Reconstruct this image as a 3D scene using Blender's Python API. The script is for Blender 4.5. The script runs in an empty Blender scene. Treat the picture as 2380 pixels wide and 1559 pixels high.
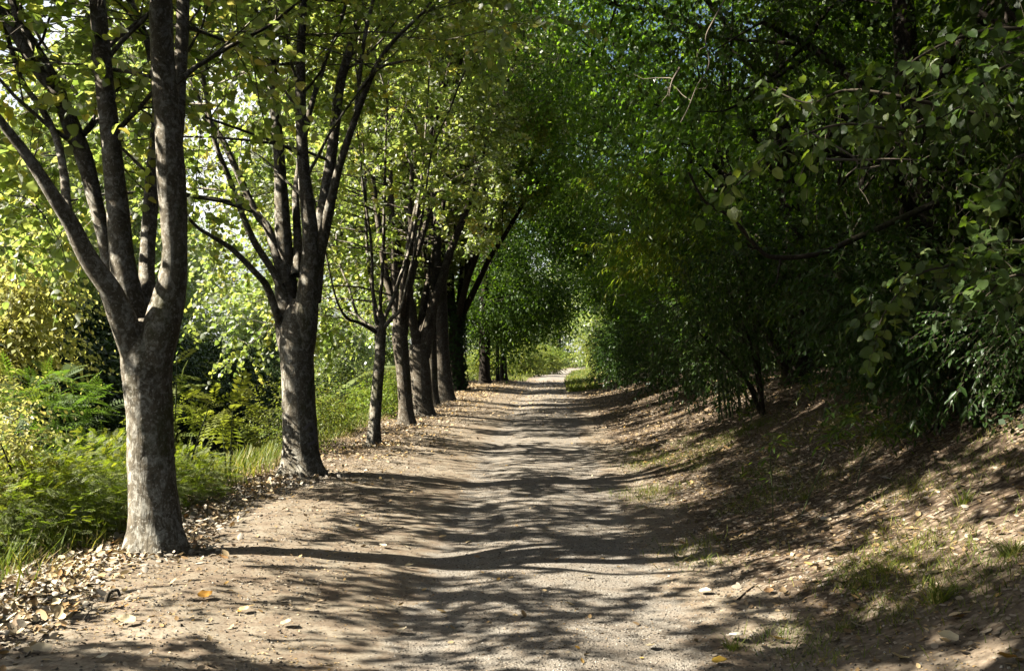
import bpy, math
import numpy as np
from mathutils import Vector
R = math.radians
sc = bpy.context.scene
COL = sc.collection

# ------------------------------------------------------------------ camera, sky, sun, exposure
EYE = 1.6
FOC = 2313.0                     # focal length in 2380-wide picture units
cam_data = bpy.data.cameras.new('camera'); cam = bpy.data.objects.new('camera', cam_data); COL.objects.link(cam)
cam.location = (0, 0, EYE); cam.rotation_euler = (R(90), 0, 0)
cam_data.sensor_width = 36; cam_data.lens = 36 * FOC / 2380; cam_data.shift_y = 38.5 / 2380
cam_data.clip_start = 0.05; cam_data.clip_end = 3000
sc.camera = cam

SUN_EL, SUN_AZ = 38.0, -98.0     # azimuth measured from +Y, right positive
world = bpy.data.worlds.new('World'); sc.world = world; world.use_nodes = True
wn = world.node_tree
sky = wn.nodes.new('ShaderNodeTexSky'); sky.sky_type = 'NISHITA'; sky.sun_disc = False
sky.sun_elevation = R(SUN_EL); sky.sun_rotation = R(SUN_AZ); sky.air_density = 1.0; sky.dust_density = 1.5
wtc = wn.nodes.new('ShaderNodeTexCoord'); wno = wn.nodes.new('ShaderNodeTexNoise'); wno.inputs['Scale'].default_value = 2.6; wno.inputs['Detail'].default_value = 6
wra = wn.nodes.new('ShaderNodeValToRGB'); wra.color_ramp.elements[0].position = .45; wra.color_ramp.elements[1].position = .56
wmx = wn.nodes.new('ShaderNodeMix'); wmx.data_type = 'RGBA'; wmx.inputs[7].default_value = (8.5, 8.7, 9.0, 1)   # white cloud
wn.links.new(wtc.outputs['Generated'], wno.inputs['Vector']); wn.links.new(wno.outputs['Fac'], wra.inputs[0])
wn.links.new(wra.outputs[0], wmx.inputs[0]); wn.links.new(sky.outputs[0], wmx.inputs[6])
wn.links.new(wmx.outputs[2], wn.nodes['Background'].inputs[0]); wn.nodes['Background'].inputs[1].default_value = 0.05
sun_data = bpy.data.lights.new('sun', 'SUN'); sun = bpy.data.objects.new('sun', sun_data); COL.objects.link(sun)
sun_data.energy = 5.0; sun_data.angle = R(0.55); sun_data.color = (1.0, 0.94, 0.84)
a, e = R(SUN_AZ), R(SUN_EL)
to_sun = Vector((math.sin(a) * math.cos(e), math.cos(a) * math.cos(e), math.sin(e)))
sun.rotation_euler = to_sun.to_track_quat('Z', 'Y').to_euler()
sun.location = (-30, 5, 30)
sc.view_settings.view_transform = 'Standard'; sc.view_settings.look = 'None'
sc.view_settings.exposure = 1.75; sc.view_settings.gamma = 1.0
sc.render.engine = 'CYCLES'
cy = sc.cycles
cy.max_bounces = 6; cy.diffuse_bounces = 0; cy.glossy_bounces = 1; cy.transmission_bounces = 5; cy.transparent_max_bounces = 4
cy.caustics_reflective = False; cy.caustics_refractive = False
cy.use_denoising = True
try:
    cy.denoising_input_passes = 'RGB_ALBEDO_NORMAL'; cy.denoising_prefilter = 'ACCURATE'
except Exception: pass

TANEL = math.tan(R(SUN_EL))
def W(u, v, d):
    """picture position (2380 wide) at distance d ahead of the eye -> world point"""
    return np.array([(u - 1190) / FOC * d, d, EYE - (v - 818) / FOC * d])

# ------------------------------------------------------------------ numpy helpers
def nrm(v):
    v = np.asarray(v, float); return v / np.maximum(np.linalg.norm(v, axis=-1, keepdims=True), 1e-9)
def _hash(ix, iy, s):
    n = (ix.astype(np.int64) * 374761393 + iy.astype(np.int64) * 668265263 + s * 974711) & 0x7fffffff
    n = ((n ^ (n >> 13)) * 1274126177) & 0x7fffffff
    return ((n ^ (n >> 16)) & 0xffff) / 65535.0
def noise2(x, y, s=0):
    ix, iy = np.floor(x), np.floor(y); fx, fy = x - ix, y - iy
    fx, fy = fx * fx * (3 - 2 * fx), fy * fy * (3 - 2 * fy)
    a = _hash(ix, iy, s); b = _hash(ix + 1, iy, s); c = _hash(ix, iy + 1, s); d = _hash(ix + 1, iy + 1, s)
    return (a + (b - a) * fx) + ((c + (d - c) * fx) - (a + (b - a) * fx)) * fy - 0.5
def fbm(x, y, f, o=4, s=0):
    t, amp = 0, 1.0
    for k in range(o):
        t = t + amp * noise2(x * f, y * f, s + k * 17); f *= 2.03; amp *= 0.5
    return t
def sstep(a, b, x):
    t = np.clip((x - a) / (b - a), 0, 1); return t * t * (3 - 2 * t)

# ------------------------------------------------------------------ mesh builder
class MB:
    def __init__(s): s.v = []; s.f = []; s.m = []; s.r = []; s.n = 0
    def add(s, v, f, mat=0, rnd=0.5):
        v = np.asarray(v, np.float32).reshape(-1, 3); f = np.asarray(f, np.int64)
        if len(v) == 0: return
        s.v.append(v); s.f.append(f + s.n); s.m.append(np.full(len(f), mat, np.int32))
        s.r.append(np.broadcast_to(np.asarray(rnd, np.float32), (len(v),)).copy()); s.n += len(v)
    def tube(s, pts, rad, sides=6, mat=0, rnd=0.5, jit=None, cap=True):
        pts = np.asarray(pts, float); rad = np.broadcast_to(np.asarray(rad, float), (len(pts),))
        t = np.gradient(pts, axis=0); t = nrm(t)
        ref = np.array([0.31, 0.9, 0.29]) if abs(t[0][2]) > 0.5 else np.array([0.1, 0.2, 1.0])
        a = nrm(np.cross(t, ref)); b = np.cross(t, a)
        th = np.arange(sides) * 2 * math.pi / sides
        rr = rad[:, None] * np.ones(sides)
        if jit is not None: rr = rr * jit(len(pts), sides)
        v = pts[:, None, :] + rr[..., None] * (np.cos(th)[None, :, None] * a[:, None, :] + np.sin(th)[None, :, None] * b[:, None, :])
        i = np.arange(len(pts) - 1)[:, None] * sides; j = np.arange(sides)[None, :]; k = (j + 1) % sides
        f = np.stack([i + j, i + k, i + sides + k, i + sides + j], -1).reshape(-1, 4)
        s.add(v.reshape(-1, 3), f, mat, rnd)
    def build(s, name, mats, parent=None, smooth=True):
        me = bpy.data.meshes.new(name)
        v = np.concatenate(s.v); f = np.concatenate(s.f).astype(np.int32); m = np.concatenate(s.m); r = np.concatenate(s.r)
        me.vertices.add(len(v)); me.vertices.foreach_set('co', v.ravel())
        k = f.shape[1]
        me.loops.add(f.size); me.loops.foreach_set('vertex_index', f.ravel())
        me.polygons.add(len(f)); me.polygons.foreach_set('loop_start', np.arange(len(f), dtype=np.int32) * k)
        me.polygons.foreach_set('material_index', m)
        me.polygons.foreach_set('use_smooth', np.full(len(f), smooth, bool))
        at = me.attributes.new('rnd', 'FLOAT', 'POINT'); at.data.foreach_set('value', r)
        me.update(calc_edges=True)
        for q in (mats if isinstance(mats, (list, tuple)) else [mats]): me.materials.append(q)
        o = bpy.data.objects.new(name, me); COL.objects.link(o)
        if parent is not None: o.parent = parent
        return o

def empty(name, loc, label, cat, group=None):
    o = bpy.data.objects.new(name, None); COL.objects.link(o); o.location = loc; o.empty_display_size = 0.3
    o['label'] = label; o['category'] = cat
    if group: o['group'] = group
    return o
def tag(o, label, cat, group=None):
    o['label'] = label; o['category'] = cat
    if group: o['group'] = group
    return o
def dup(root, loc, label, scale=None, rz=None, group=None):
    r = root.copy(); COL.objects.link(r); r.location = loc; r['label'] = label
    if scale is not None: r.scale = scale
    if rz is not None: r.rotation_euler = (0, 0, rz)
    if group: r['group'] = group
    for ch in list(root.children):
        c = ch.copy(); COL.objects.link(c); c.parent = r
        for g in list(ch.children):
            d = g.copy(); COL.objects.link(d); d.parent = c
    return r

# ------------------------------------------------------------------ leaf shapes: length along +Y, normal +Z
def leaf_shape(w, fold=0.18, curl=-0.12, base=0.1, shoulder=0.42, tipw=0.55):
    z = lambda y: curl * y * y
    v = [(0, 0, 0), (0, .5, z(.5)), (0, 1, z(1))]
    for sx in (-1, 1):
        v += [(sx * w * base * 3, base * .3, fold * w * .3), (sx * w, shoulder, z(shoulder) + fold * w), (sx * w * tipw, .8, z(.8) + fold * w * .55)]
    v = np.array(v, float)
    f = np.array([(0, 1, 4, 3), (1, 2, 5, 4), (1, 0, 6, 7), (2, 1, 7, 8)])
    return v, f
HEART = leaf_shape(.46, .22, -.18, .3, .36, .62)
ROUND = leaf_shape(.47, .14, -.12, .22, .45, .78)
LANCE = leaf_shape(.19, .3, -.25, .12, .38, .6)
OVAL = leaf_shape(.30, .25, -.2, .16, .42, .62)
def rhomb(w): return (np.array([(0, 0, 0), (w, .45, .12 * w), (0, 1, -.12), (-w, .45, .12 * w)], float), np.array([(0, 1, 2, 3)]))
RH = rhomb(.42); RHN = rhomb(.22); STRAP = rhomb(.085)

rng = np.random.default_rng(7)
def place(mb, shape, pos, ydir, nor, size, rnd, mat=0, keep=None):
    tv, tf = shape
    if keep is not None: pos, ydir, nor, size, rnd = pos[keep], ydir[keep], nor[keep], size[keep], rnd[keep]
    if len(pos) == 0: return
    y = nrm(ydir); x = nrm(np.cross(y, nor)); z = np.cross(x, y)
    s = np.asarray(size)[:, None, None]
    v = pos[:, None, :] + s * (tv[None, :, 0:1] * x[:, None, :] + tv[None, :, 1:2] * y[:, None, :] + tv[None, :, 2:3] * z[:, None, :])
    n = len(tv); f = (np.arange(len(pos)) * n)[:, None, None] + tf[None]
    mb.add(v.reshape(-1, 3), f.reshape(-1, tf.shape[1]), mat, np.repeat(rnd, n))

CLEAR = 2.6   # no leaf this close to the eye
def sprays(mb, start, dirs, lens, n, size, shape, droop=.35, ldroop=.4, twig=None, flat=.5, up=1.0, cull=None, origin=None, flip=0.0):
    """leafy twigs: S twigs, each with n leaves set alternately along a drooping stem"""
    S = len(start)
    if S == 0: return
    start = np.asarray(start, float); dirs = nrm(dirs); lens = np.asarray(lens, float)
    t = (np.arange(n) + .35) / n; t = np.broadcast_to(t, (S, n)) + rng.normal(0, .03, (S, n))
    down = np.array([0, 0, -1.0])
    pos = start[:, None] + dirs[:, None] * (lens[:, None] * t)[..., None] + down * (droop * lens[:, None] * t * t)[..., None]
    tan = nrm(dirs[:, None] + down * (2 * droop * t)[..., None])
    side = nrm(np.cross(tan, np.array([0, 0, 1.0])) + rng.normal(0, .15, (S, n, 3)))
    sg = np.where(np.arange(n) % 2 == 0, 1, -1)[None, :, None]
    ld = tan * .55 + side * sg * .8 + down * ldroop + rng.normal(0, .25, (S, n, 3))
    no = np.array([0, 0, up]) + rng.normal(0, flat, (S, n, 3)) + side * sg * .15
    if flip: no = no * np.where(rng.uniform(0, 1, (S, n, 1)) < flip, -1, 1)
    sz = size * rng.uniform(.65, 1.25, (S, n)) * (1 - .25 * t)
    clump = rng.uniform(0, 1, (S, 1))
    rn = np.clip(.55 * clump + .45 * rng.uniform(0, 1, (S, n)), 0, 1)
    P = pos.reshape(-1, 3); keep = None
    wp = P if origin is None else P + np.asarray(origin)
    keep = np.linalg.norm(wp - np.array([0, 0, EYE]), axis=1) > CLEAR
    if cull is not None: keep &= ~cull(wp)
    place(mb, shape, P, ld.reshape(-1, 3), no.reshape(-1, 3), sz.ravel(), rn.ravel(), 0, keep)
    if twig:
        tt = np.array([0, .5, 1.0])
        c = start[:, None] + dirs[:, None] * (lens[:, None] * tt)[..., None] + down * (droop * lens[:, None] * tt * tt)[..., None]
        s0 = nrm(np.cross(dirs, np.array([0.2, 0.1, 1.0]))); s1 = np.cross(dirs, s0)
        th = np.array([0, 2.09, 4.19]); rad = np.array([1, .7, .25]) * twig
        ring = np.cos(th)[None, :, None] * s0[:, None] + np.sin(th)[None, :, None] * s1[:, None]
        v = c[:, :, None, :] + rad[None, :, None, None] * ring[:, None]
        ok = np.linalg.norm((start if origin is None else start + np.asarray(origin)) - np.array([0, 0, EYE]), axis=1) > CLEAR
        if cull is not None: ok &= ~cull(start if origin is None else start + np.asarray(origin))
        v = v[ok]; b = (np.arange(len(v)) * 9)[:, None, None]
        q = np.array([(i * 3 + j, i * 3 + (j + 1) % 3, i * 3 + 3 + (j + 1) % 3, i * 3 + 3 + j) for i in range(2) for j in range(3)])
        if len(v): mb.add(v.reshape(-1, 3), (b + q[None]).reshape(-1, 4), 1, .5)

def wander(p, d, L, n, wob=.12, up=.0, taper=None):
    pts = [np.array(p, float)]; d = nrm(d)
    for k in range(n):
        d = nrm(d + rng.normal(0, wob, 3) + np.array([0, 0, up])); pts.append(pts[-1] + d * L / n)
    return np.array(pts)
def at(pl, t):
    pts, rad = pl; x = t * (len(pts) - 1); i = min(int(x), len(pts) - 2); f = x - i
    return pts[i] * (1 - f) + pts[i + 1] * f, nrm(pts[i + 1] - pts[i]), rad[i] * (1 - f) + rad[i + 1] * f
def plen(pl): return float(np.linalg.norm(np.diff(pl[0], axis=0), axis=1).sum())
def ramify(parents, per_m, L, tmin=.3, ang=(.6, 1.1), up=.05, rf=.45, wob=.14, n=5, bias=None, rmax=9):
    out = []
    for pl in parents:
        k = rng.poisson(per_m * plen(pl) * (1 - tmin))
        for _ in range(int(k)):
            t = rng.uniform(tmin, .99); p, d, r = at(pl, t)
            q = nrm(np.cross(d, rng.normal(0, 1, 3))); th = rng.uniform(*ang)
            dd = d * math.cos(th) + q * math.sin(th)
            if bias is not None: dd = dd + bias
            ll = rng.uniform(*L) * (1 - .35 * t); r0 = min(r * rf, rmax)
            pts = wander(p, dd, ll, n, wob, up)
            out.append((pts, np.linspace(r0, r0 * .3, len(pts))))
    return out
def spray_on(mb, branches, per_m, L, n, size, shape, tmin=.15, **kw):
    st, di = [], []
    for pl in branches:
        k = max(2, rng.poisson(per_m * plen(pl)))
        for _ in range(int(k)):
            p, d, r = at(pl, rng.uniform(tmin, 1) ** .8 * .999)
            st.append(p); di.append(d * .7 + nrm(rng.normal(0, 1, 3)) * .8)
        st.append(pl[0][-1]); di.append(nrm(pl[0][-1] - pl[0][-2]))
    sprays(mb, np.array(st), np.array(di), rng.uniform(L[0], L[1], len(st)), n, size, shape, **kw)

# ------------------------------------------------------------------ materials
class NT:
    def __init__(s, name):
        s.mat = bpy.data.materials.new(name); s.mat.use_nodes = True; s.t = s.mat.node_tree
        s.t.nodes.clear(); s.out = s.t.nodes.new('ShaderNodeOutputMaterial')
    def n(s, kind, **kw):
        o = s.t.nodes.new('ShaderNode' + kind)
        for k, v in kw.items():
            if k.startswith('i_'):
                key = k[2:]; key = int(key) if key.isdigit() else key.replace('_', ' ')
                if hasattr(v, 'is_linked') or isinstance(v, bpy.types.NodeSocket): s.t.links.new(v, o.inputs[key])
                else: o.inputs[key].default_value = v
            else: setattr(o, k, v)
        return o
    def link(s, a, b): s.t.links.new(a, b)
    def noise(s, scale, detail=4, vec=None, rough=.55, dist=0.0):
        o = s.n('TexNoise', i_Scale=scale, i_Detail=detail, i_Roughness=rough, i_Distortion=dist)
        if vec is not None: s.link(vec, o.inputs['Vector'])
        return o.outputs['Fac']
    def ramp(s, fac, stops, interp='LINEAR'):
        o = s.n('ValToRGB'); s.link(fac, o.inputs[0]); cr = o.color_ramp; cr.interpolation = interp
        while len(cr.elements) < len(stops): cr.elements.new(.5)
        for el, (p, c) in zip(cr.elements, stops):
            el.position = p; el.color = (c, c, c, 1) if isinstance(c, (int, float)) else (*c, 1)
        return o.outputs[0]
    def mix(s, fac, a, b, blend='MIX'):
        o = s.n('Mix', data_type='RGBA', blend_type=blend)
        for v, k in ((fac, 0), (a, 6), (b, 7)):
            if isinstance(v, bpy.types.NodeSocket): s.link(v, o.inputs[k])
            elif k == 0: o.inputs[0].default_value = v
            else: o.inputs[k].default_value = (*v, 1)
        return o.outputs[2]
    def math(s, op, a, b=0.0, clamp=False):
        o = s.n('Math', operation=op, use_clamp=clamp)
        for v, k in ((a, 0), (b, 1)):
            if isinstance(v, bpy.types.NodeSocket): s.link(v, o.inputs[k])
            else: o.inputs[k].default_value = v
        return o.outputs[0]
    def attr(s, name): return s.n('Attribute', attribute_name=name).outputs['Fac']
    def bump(s, h, strength, dist, nor=None):
        o = s.n('Bump', i_Strength=strength, i_Distance=dist, i_Height=h)
        if nor is not None: s.link(nor, o.inputs['Normal'])
        return o.outputs[0]
    def principled(s, col, rough=.8, nor=None, spec=.3, metal=0.0):
        o = s.n('BsdfPrincipled')
        for v, k in ((col, 'Base Color'), (rough, 'Roughness'), (spec, 'Specular IOR Level')):
            if isinstance(v, bpy.types.NodeSocket): s.link(v, o.inputs[k])
            else: o.inputs[k].default_value = (*v, 1) if k == 'Base Color' else v
        if nor is not None: s.link(nor, o.inputs['Normal'])
        return o.outputs[0]
    def done(s, sh): s.link(sh, s.out.inputs[0]); return s.mat

def leaf_mat(name, cols, trans, tmix=.42, under=None, rough=.42, spec=.45, vary=(1.25, 1.12, .75)):
    t = NT(name)
    c = t.ramp(t.attr('rnd'), [(i / (len(cols) - 1), k) for i, k in enumerate(cols)])
    big = t.noise(1.1, 2, t.n('NewGeometry').outputs['Position'])
    c = t.mix(t.ramp(big, [(.35, 0.0), (.65, 1.0)]), c, t.mix(1.0, c, vary, 'MULTIPLY'))
    top = c
    if under is not None:
        top = t.mix(t.n('NewGeometry').outputs['Backfacing'], c, under)
    p = t.principled(top, rough, None, spec)
    tc = t.mix(1.0, c, trans, 'MULTIPLY')
    tl = t.n('BsdfTranslucent'); t.link(tc, tl.inputs[0])
    m = t.n('MixShader'); m.inputs[0].default_value = tmix; t.link(p, m.inputs[1]); t.link(tl.outputs[0], m.inputs[2])
    return t.done(m.outputs[0])

LIME = leaf_mat('lime_leaf', [(.075, .125, .030), (.115, .175, .042), (.155, .21, .06), (.20, .24, .075), (.32, .28, .08)],
                (3.3, 3.2, 2.6), .46, under=(.52, .55, .44), rough=.36, spec=.8)
LIME_FAR = leaf_mat('lime_leaf_far', [(.075, .125, .032), (.115, .17, .044), (.165, .21, .065), (.21, .235, .085)],
                (3.2, 3.1, 2.4), .46, under=(.48, .51, .40), rough=.38, spec=.75)
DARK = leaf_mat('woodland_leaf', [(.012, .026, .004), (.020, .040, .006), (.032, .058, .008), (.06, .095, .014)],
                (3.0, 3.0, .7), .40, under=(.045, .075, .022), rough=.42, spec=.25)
CANOPY = leaf_mat('sun_toned_leaf', [(.034, .078, .013), (.052, .108, .018), (.080, .150, .026), (.125, .195, .042)],
                (3.3, 3.3, 1.3), .46, under=(.08, .12, .045), rough=.36, spec=.5)  # brighter copy of the woodland leaf, sunlight put into its colour
MIDLEAF = leaf_mat('shade_toned_leaf', [(.022, .048, .009), (.034, .070, .012), (.055, .102, .018), (.085, .135, .026)],
                (3.0, 3.1, 1.1), .42, under=(.06, .09, .035), rough=.42, spec=.35)  # tone between the two above, shade of the far crowns put into its colour
LAUREL = leaf_mat('shrub_leaf', [(.018, .042, .010), (.030, .064, .015), (.048, .088, .022)],
                (2.2, 2.4, .9), .28, under=(.06, .095, .04), rough=.36, spec=.32)
HAZEL = leaf_mat('hazel_leaf', [(.032, .066, .014), (.05, .09, .02), (.08, .125, .032), (.19, .235, .10)],
                (2.4, 2.5, .8), .33, under=(.075, .11, .05), rough=.45, spec=.4)
YELLOW = leaf_mat('yellow_leaf', [(.26, .29, .08), (.40, .41, .13), (.52, .50, .20), (.54, .45, .16)],
                (1.6, 1.55, 1.1), .46, under=(.50, .49, .30), rough=.45, vary=(1.05, 1.08, .9))
FERNY = leaf_mat('ferny_leaf', [(.09, .16, .025), (.135, .215, .035), (.19, .27, .05), (.28, .30, .06)],
                (1.9, 1.9, .8), .36, under=(.24, .27, .13), rough=.5, spec=.3)
BAMBOO = leaf_mat('bamboo_leaf', [(.04, .09, .02), (.07, .13, .025), (.13, .18, .03), (.22, .22, .05)],
                (2.4, 2.5, .8), .40, rough=.4)
BUSH = leaf_mat('sunny_bush_leaf', [(.10, .15, .03), (.16, .20, .045), (.22, .24, .06)], (2.0, 2.0, 1.0), .40, rough=.5)
GRASS = leaf_mat('grass_blade', [(.075, .12, .028), (.115, .165, .035), (.18, .215, .055), (.30, .28, .12)], (1.7, 1.7, .8), .33, rough=.5, spec=.3)
DRYGRASS = leaf_mat('dry_grass_blade', [(.20, .20, .07), (.30, .25, .12), (.38, .31, .17)], (1.2, 1.2, .9), .3, rough=.6, spec=.2)
THICKET = leaf_mat('shade_toned_thicket_leaf', [(.012, .026, .005), (.022, .042, .008), (.034, .058, .012)], (1.6, 1.7, .7), .12, rough=.5, spec=.15)  # near-black leaves without glow, the far bank's shade put into their colour
ACACIA = leaf_mat('acacia_leaf', [(.05, .11, .02), (.08, .155, .03), (.12, .20, .045), (.20, .26, .07)], (1.8, 1.9, .8), .34, under=(.14, .19, .08), rough=.45)
IVY = leaf_mat('ivy_leaf', [(.016, .035, .013), (.025, .052, .018), (.04, .07, .022)], (1.6, 1.8, .8), .2, rough=.6, spec=.2)
DEAD = leaf_mat('fallen_leaf', [(.17, .118, .07), (.27, .195, .12), (.36, .275, .18), (.46, .36, .25), (.58, .49, .37), (.40, .25, .07)],
                (1.0, .9, .7), .12, under=(.42, .35, .26), rough=.6, spec=.25)
LIGHT = leaf_mat('light_fallen_leaf', [(.26, .18, .11), (.38, .28, .18), (.50, .41, .29), (.60, .52, .41), (.66, .60, .50), (.42, .22, .08)],
                (1.0, .9, .7), .12, under=(.56, .50, .40), rough=.6, spec=.25)
PALE = leaf_mat('pale_fallen_leaf', [(.50, .43, .33), (.62, .56, .46), (.70, .65, .56)], (.9, .9, .8), .12, rough=.55, spec=.3)
TAN = leaf_mat('tan_fallen_leaf', [(.24, .15, .08), (.30, .18, .09), (.36, .22, .11)], (.9, .8, .6), .12, rough=.55, spec=.3)
GOLD = leaf_mat('golden_fallen_leaf', [(.32, .235, .05), (.36, .25, .06), (.36, .20, .05)], (1.1, 1.0, .6), .2, rough=.5, spec=.3)

def bark_mat(name, base, light, moss=.4, lichen=.5, fissure=1.0, fine=1.0):
    t = NT(name); tc = t.n('TexCoord').outputs['Object']
    mp = t.n('Mapping', i_Vector=tc, i_Scale=(1, 1, .16)).outputs[0]
    fis = t.noise(34 * fine, 6, mp, .62, .6)
    mid = t.noise(9, 5, tc, .6, .4)
    grain = t.noise(120, 3, tc, .6)
    z = t.n('SeparateXYZ', i_Vector=tc).outputs[2]
    low = t.n('MapRange', i_Value=z, i_1=.1, i_2=2.6, i_3=1.0, i_4=.22).outputs[0]
    c = t.mix(t.ramp(mid, [(.3, 0.0), (.7, 1.0)]), tuple(x * .62 for x in base), base)
    c = t.mix(t.math('MULTIPLY', t.ramp(fis, [(.33, 1.0), (.52, 0.0)]), t.math('MULTIPLY', low, .85)), c, tuple(x * .3 for x in base))
    li = t.noise(15, 9, t.n('Mapping', i_Vector=tc, i_Location=(7, 3, 1), i_Scale=(1, 1, .7)).outputs[0], .68, .8)
    c = t.mix(t.math('MULTIPLY', t.ramp(li, [(.60 - .16 * lichen, 0.0), (.68 - .11 * lichen, 1.0)]), .68), c, light)
    dk = t.noise(24, 8, t.n('Mapping', i_Vector=tc, i_Location=(5, 1, 8), i_Scale=(1, 1, 1.3)).outputs[0], .7, .5)
    c = t.mix(t.math('MULTIPLY', t.ramp(dk, [(.38, 1.0), (.52, 0.0)]), .55), c, tuple(x * .32 for x in base))
    sp = t.noise(48, 4, tc, .5, .3)
    c = t.mix(t.math('MULTIPLY', t.ramp(sp, [(.58, 0.0), (.64, 1.0)]), .5), c, tuple(x * 1.15 for x in light))
    mo = t.noise(2.3, 6, t.n('Mapping', i_Vector=tc, i_Location=(2, 9, 4), i_Scale=(1, 1, .45)).outputs[0], .7, .5)
    c = t.mix(t.math('MULTIPLY', t.ramp(mo, [(.62 - .14 * moss, 0.0), (.74 - .14 * moss, 1.0)]), .8), c, (.075, .08, .025))
    c = t.mix(.35, c, t.mix(grain, (0, 0, 0), (1, 1, 1)), 'OVERLAY')
    h = t.math('ADD', t.math('MULTIPLY', fis, t.math('MULTIPLY', low, fissure)), t.math('MULTIPLY', mid, .45))
    nb = t.bump(h, .8, .012); nb = t.bump(grain, .35, .004, nb)
    return t.done(t.principled(c, .85, nb, .2))
BARK = bark_mat('lime_bark', (.26, .22, .155), (.62, .59, .49), .36, .72)
BARK2 = bark_mat('rough_bark', (.18, .145, .10), (.42, .39, .31), .3, .45, 1.3, .8)
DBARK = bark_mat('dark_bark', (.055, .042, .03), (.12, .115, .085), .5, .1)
TWIG = NT('twig'); TWIG = TWIG.done(TWIG.principled((.09, .075, .05), .8, None, .2))
PTWIG = NT('pale_twig'); PTWIG = PTWIG.done(PTWIG.principled(PTWIG.mix(PTWIG.noise(30), (.16, .13, .09), (.34, .29, .22)), .8, None, .2))
GSTEM = NT('green_stem'); GSTEM = GSTEM.done(GSTEM.principled(GSTEM.mix(GSTEM.noise(9), (.05, .075, .03), (.10, .13, .04)), .45, None, .4))
PAINT = NT('white_paint')
PAINT = PAINT.done(PAINT.principled(PAINT.mix(PAINT.ramp(PAINT.noise(60, 5), [(.4, 0.0), (.62, 1.0)]), (.40, .37, .36), (.22, .19, .17)), .8, None, .2))

def ground_mat(name):
    t = NT(name); pos = t.n('NewGeometry').outputs['Position']
    gravel, litter, green = t.attr('gravel'), t.attr('litter'), t.attr('green')
    n1, n2, n3 = t.noise(.7, 5, pos), t.noise(5.5, 6, pos, .65), t.noise(42, 5, pos, .7)
    dirt = t.mix(t.ramp(n1, [(.35, 0.0), (.65, 1.0)]), (.265, .218, .152), (.395, .343, .255))
    dirt = t.mix(t.math('MULTIPLY', t.ramp(n2, [(.42, 1.0), (.58, 0.0)]), .6), dirt, (.20, .14, .09))
    dirt = t.mix(t.math('MULTIPLY', t.ramp(n3, [(.40, 1.0), (.52, 0.0)]), .5), dirt, (.14, .10, .07))
    v1 = t.n('TexVoronoi', i_Scale=120.0, i_Vector=pos); v2 = t.n('TexVoronoi', i_Scale=260.0, i_Vector=pos)
    st = t.mix(t.n('SeparateColor', i_0=v1.outputs['Color']).outputs[0], (.15, .132, .105), (.42, .375, .305))
    st = t.mix(.4, st, t.mix(t.n('SeparateColor', i_0=v2.outputs['Color']).outputs[1], (.12, .105, .085), (.46, .42, .35)))
    st = t.mix(t.math('MULTIPLY', t.ramp(n2, [(.45, 1.0), (.6, 0.0)]), .45), st, dirt)
    gm = t.ramp(t.math('ADD', gravel, t.math('MULTIPLY', t.math('SUBTRACT', n2, .5), .9)), [(.38, 0.0), (.62, 1.0)])
    c = t.mix(gm, dirt, st)
    vl = t.n('TexVoronoi', i_Scale=19.0, i_Vector=t.n('Mapping', i_Vector=pos, i_Scale=(1, 1.6, 1)).outputs[0])
    lf = t.ramp(t.n('SeparateColor', i_0=vl.outputs['Color']).outputs[0], [(0, (.10, .07, .045)), (.4, (.19, .138, .09)), (.75, (.29, .22, .15)), (1, (.40, .33, .24))])
    lf = t.mix(t.ramp(vl.outputs['Distance'], [(.25, 0.0), (.7, .8)]), lf, (.05, .032, .02))
    lm = t.ramp(t.math('ADD', litter, t.math('MULTIPLY', t.math('SUBTRACT', n2, .5), .8)), [(.35, 0.0), (.65, 1.0)])
    c = t.mix(lm, c, lf)
    gmk = t.ramp(t.math('ADD', green, t.math('MULTIPLY', t.math('SUBTRACT', n2, .5), .6)), [(.4, 0.0), (.6, 1.0)])
    c = t.mix(gmk, c, t.mix(n3, (.06, .085, .022), (.13, .15, .045)))
    hs = t.math('MULTIPLY', t.math('SUBTRACT', 1.0, v1.outputs['Distance']), gm)
    h = t.math('ADD', hs, t.math('MULTIPLY', t.math('ADD', n2, t.math('MULTIPLY', n3, .7)), 1.2))
    nb = t.bump(h, .7, .008)
    return t.done(t.principled(c, .92, nb, .15))
SOIL = ground_mat('soil')
WATER = NT('river_water')
WATER = WATER.done(WATER.principled((.012, .016, .010), .08, WATER.bump(WATER.noise(2.2, 3), .12, .05), .5))

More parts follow.
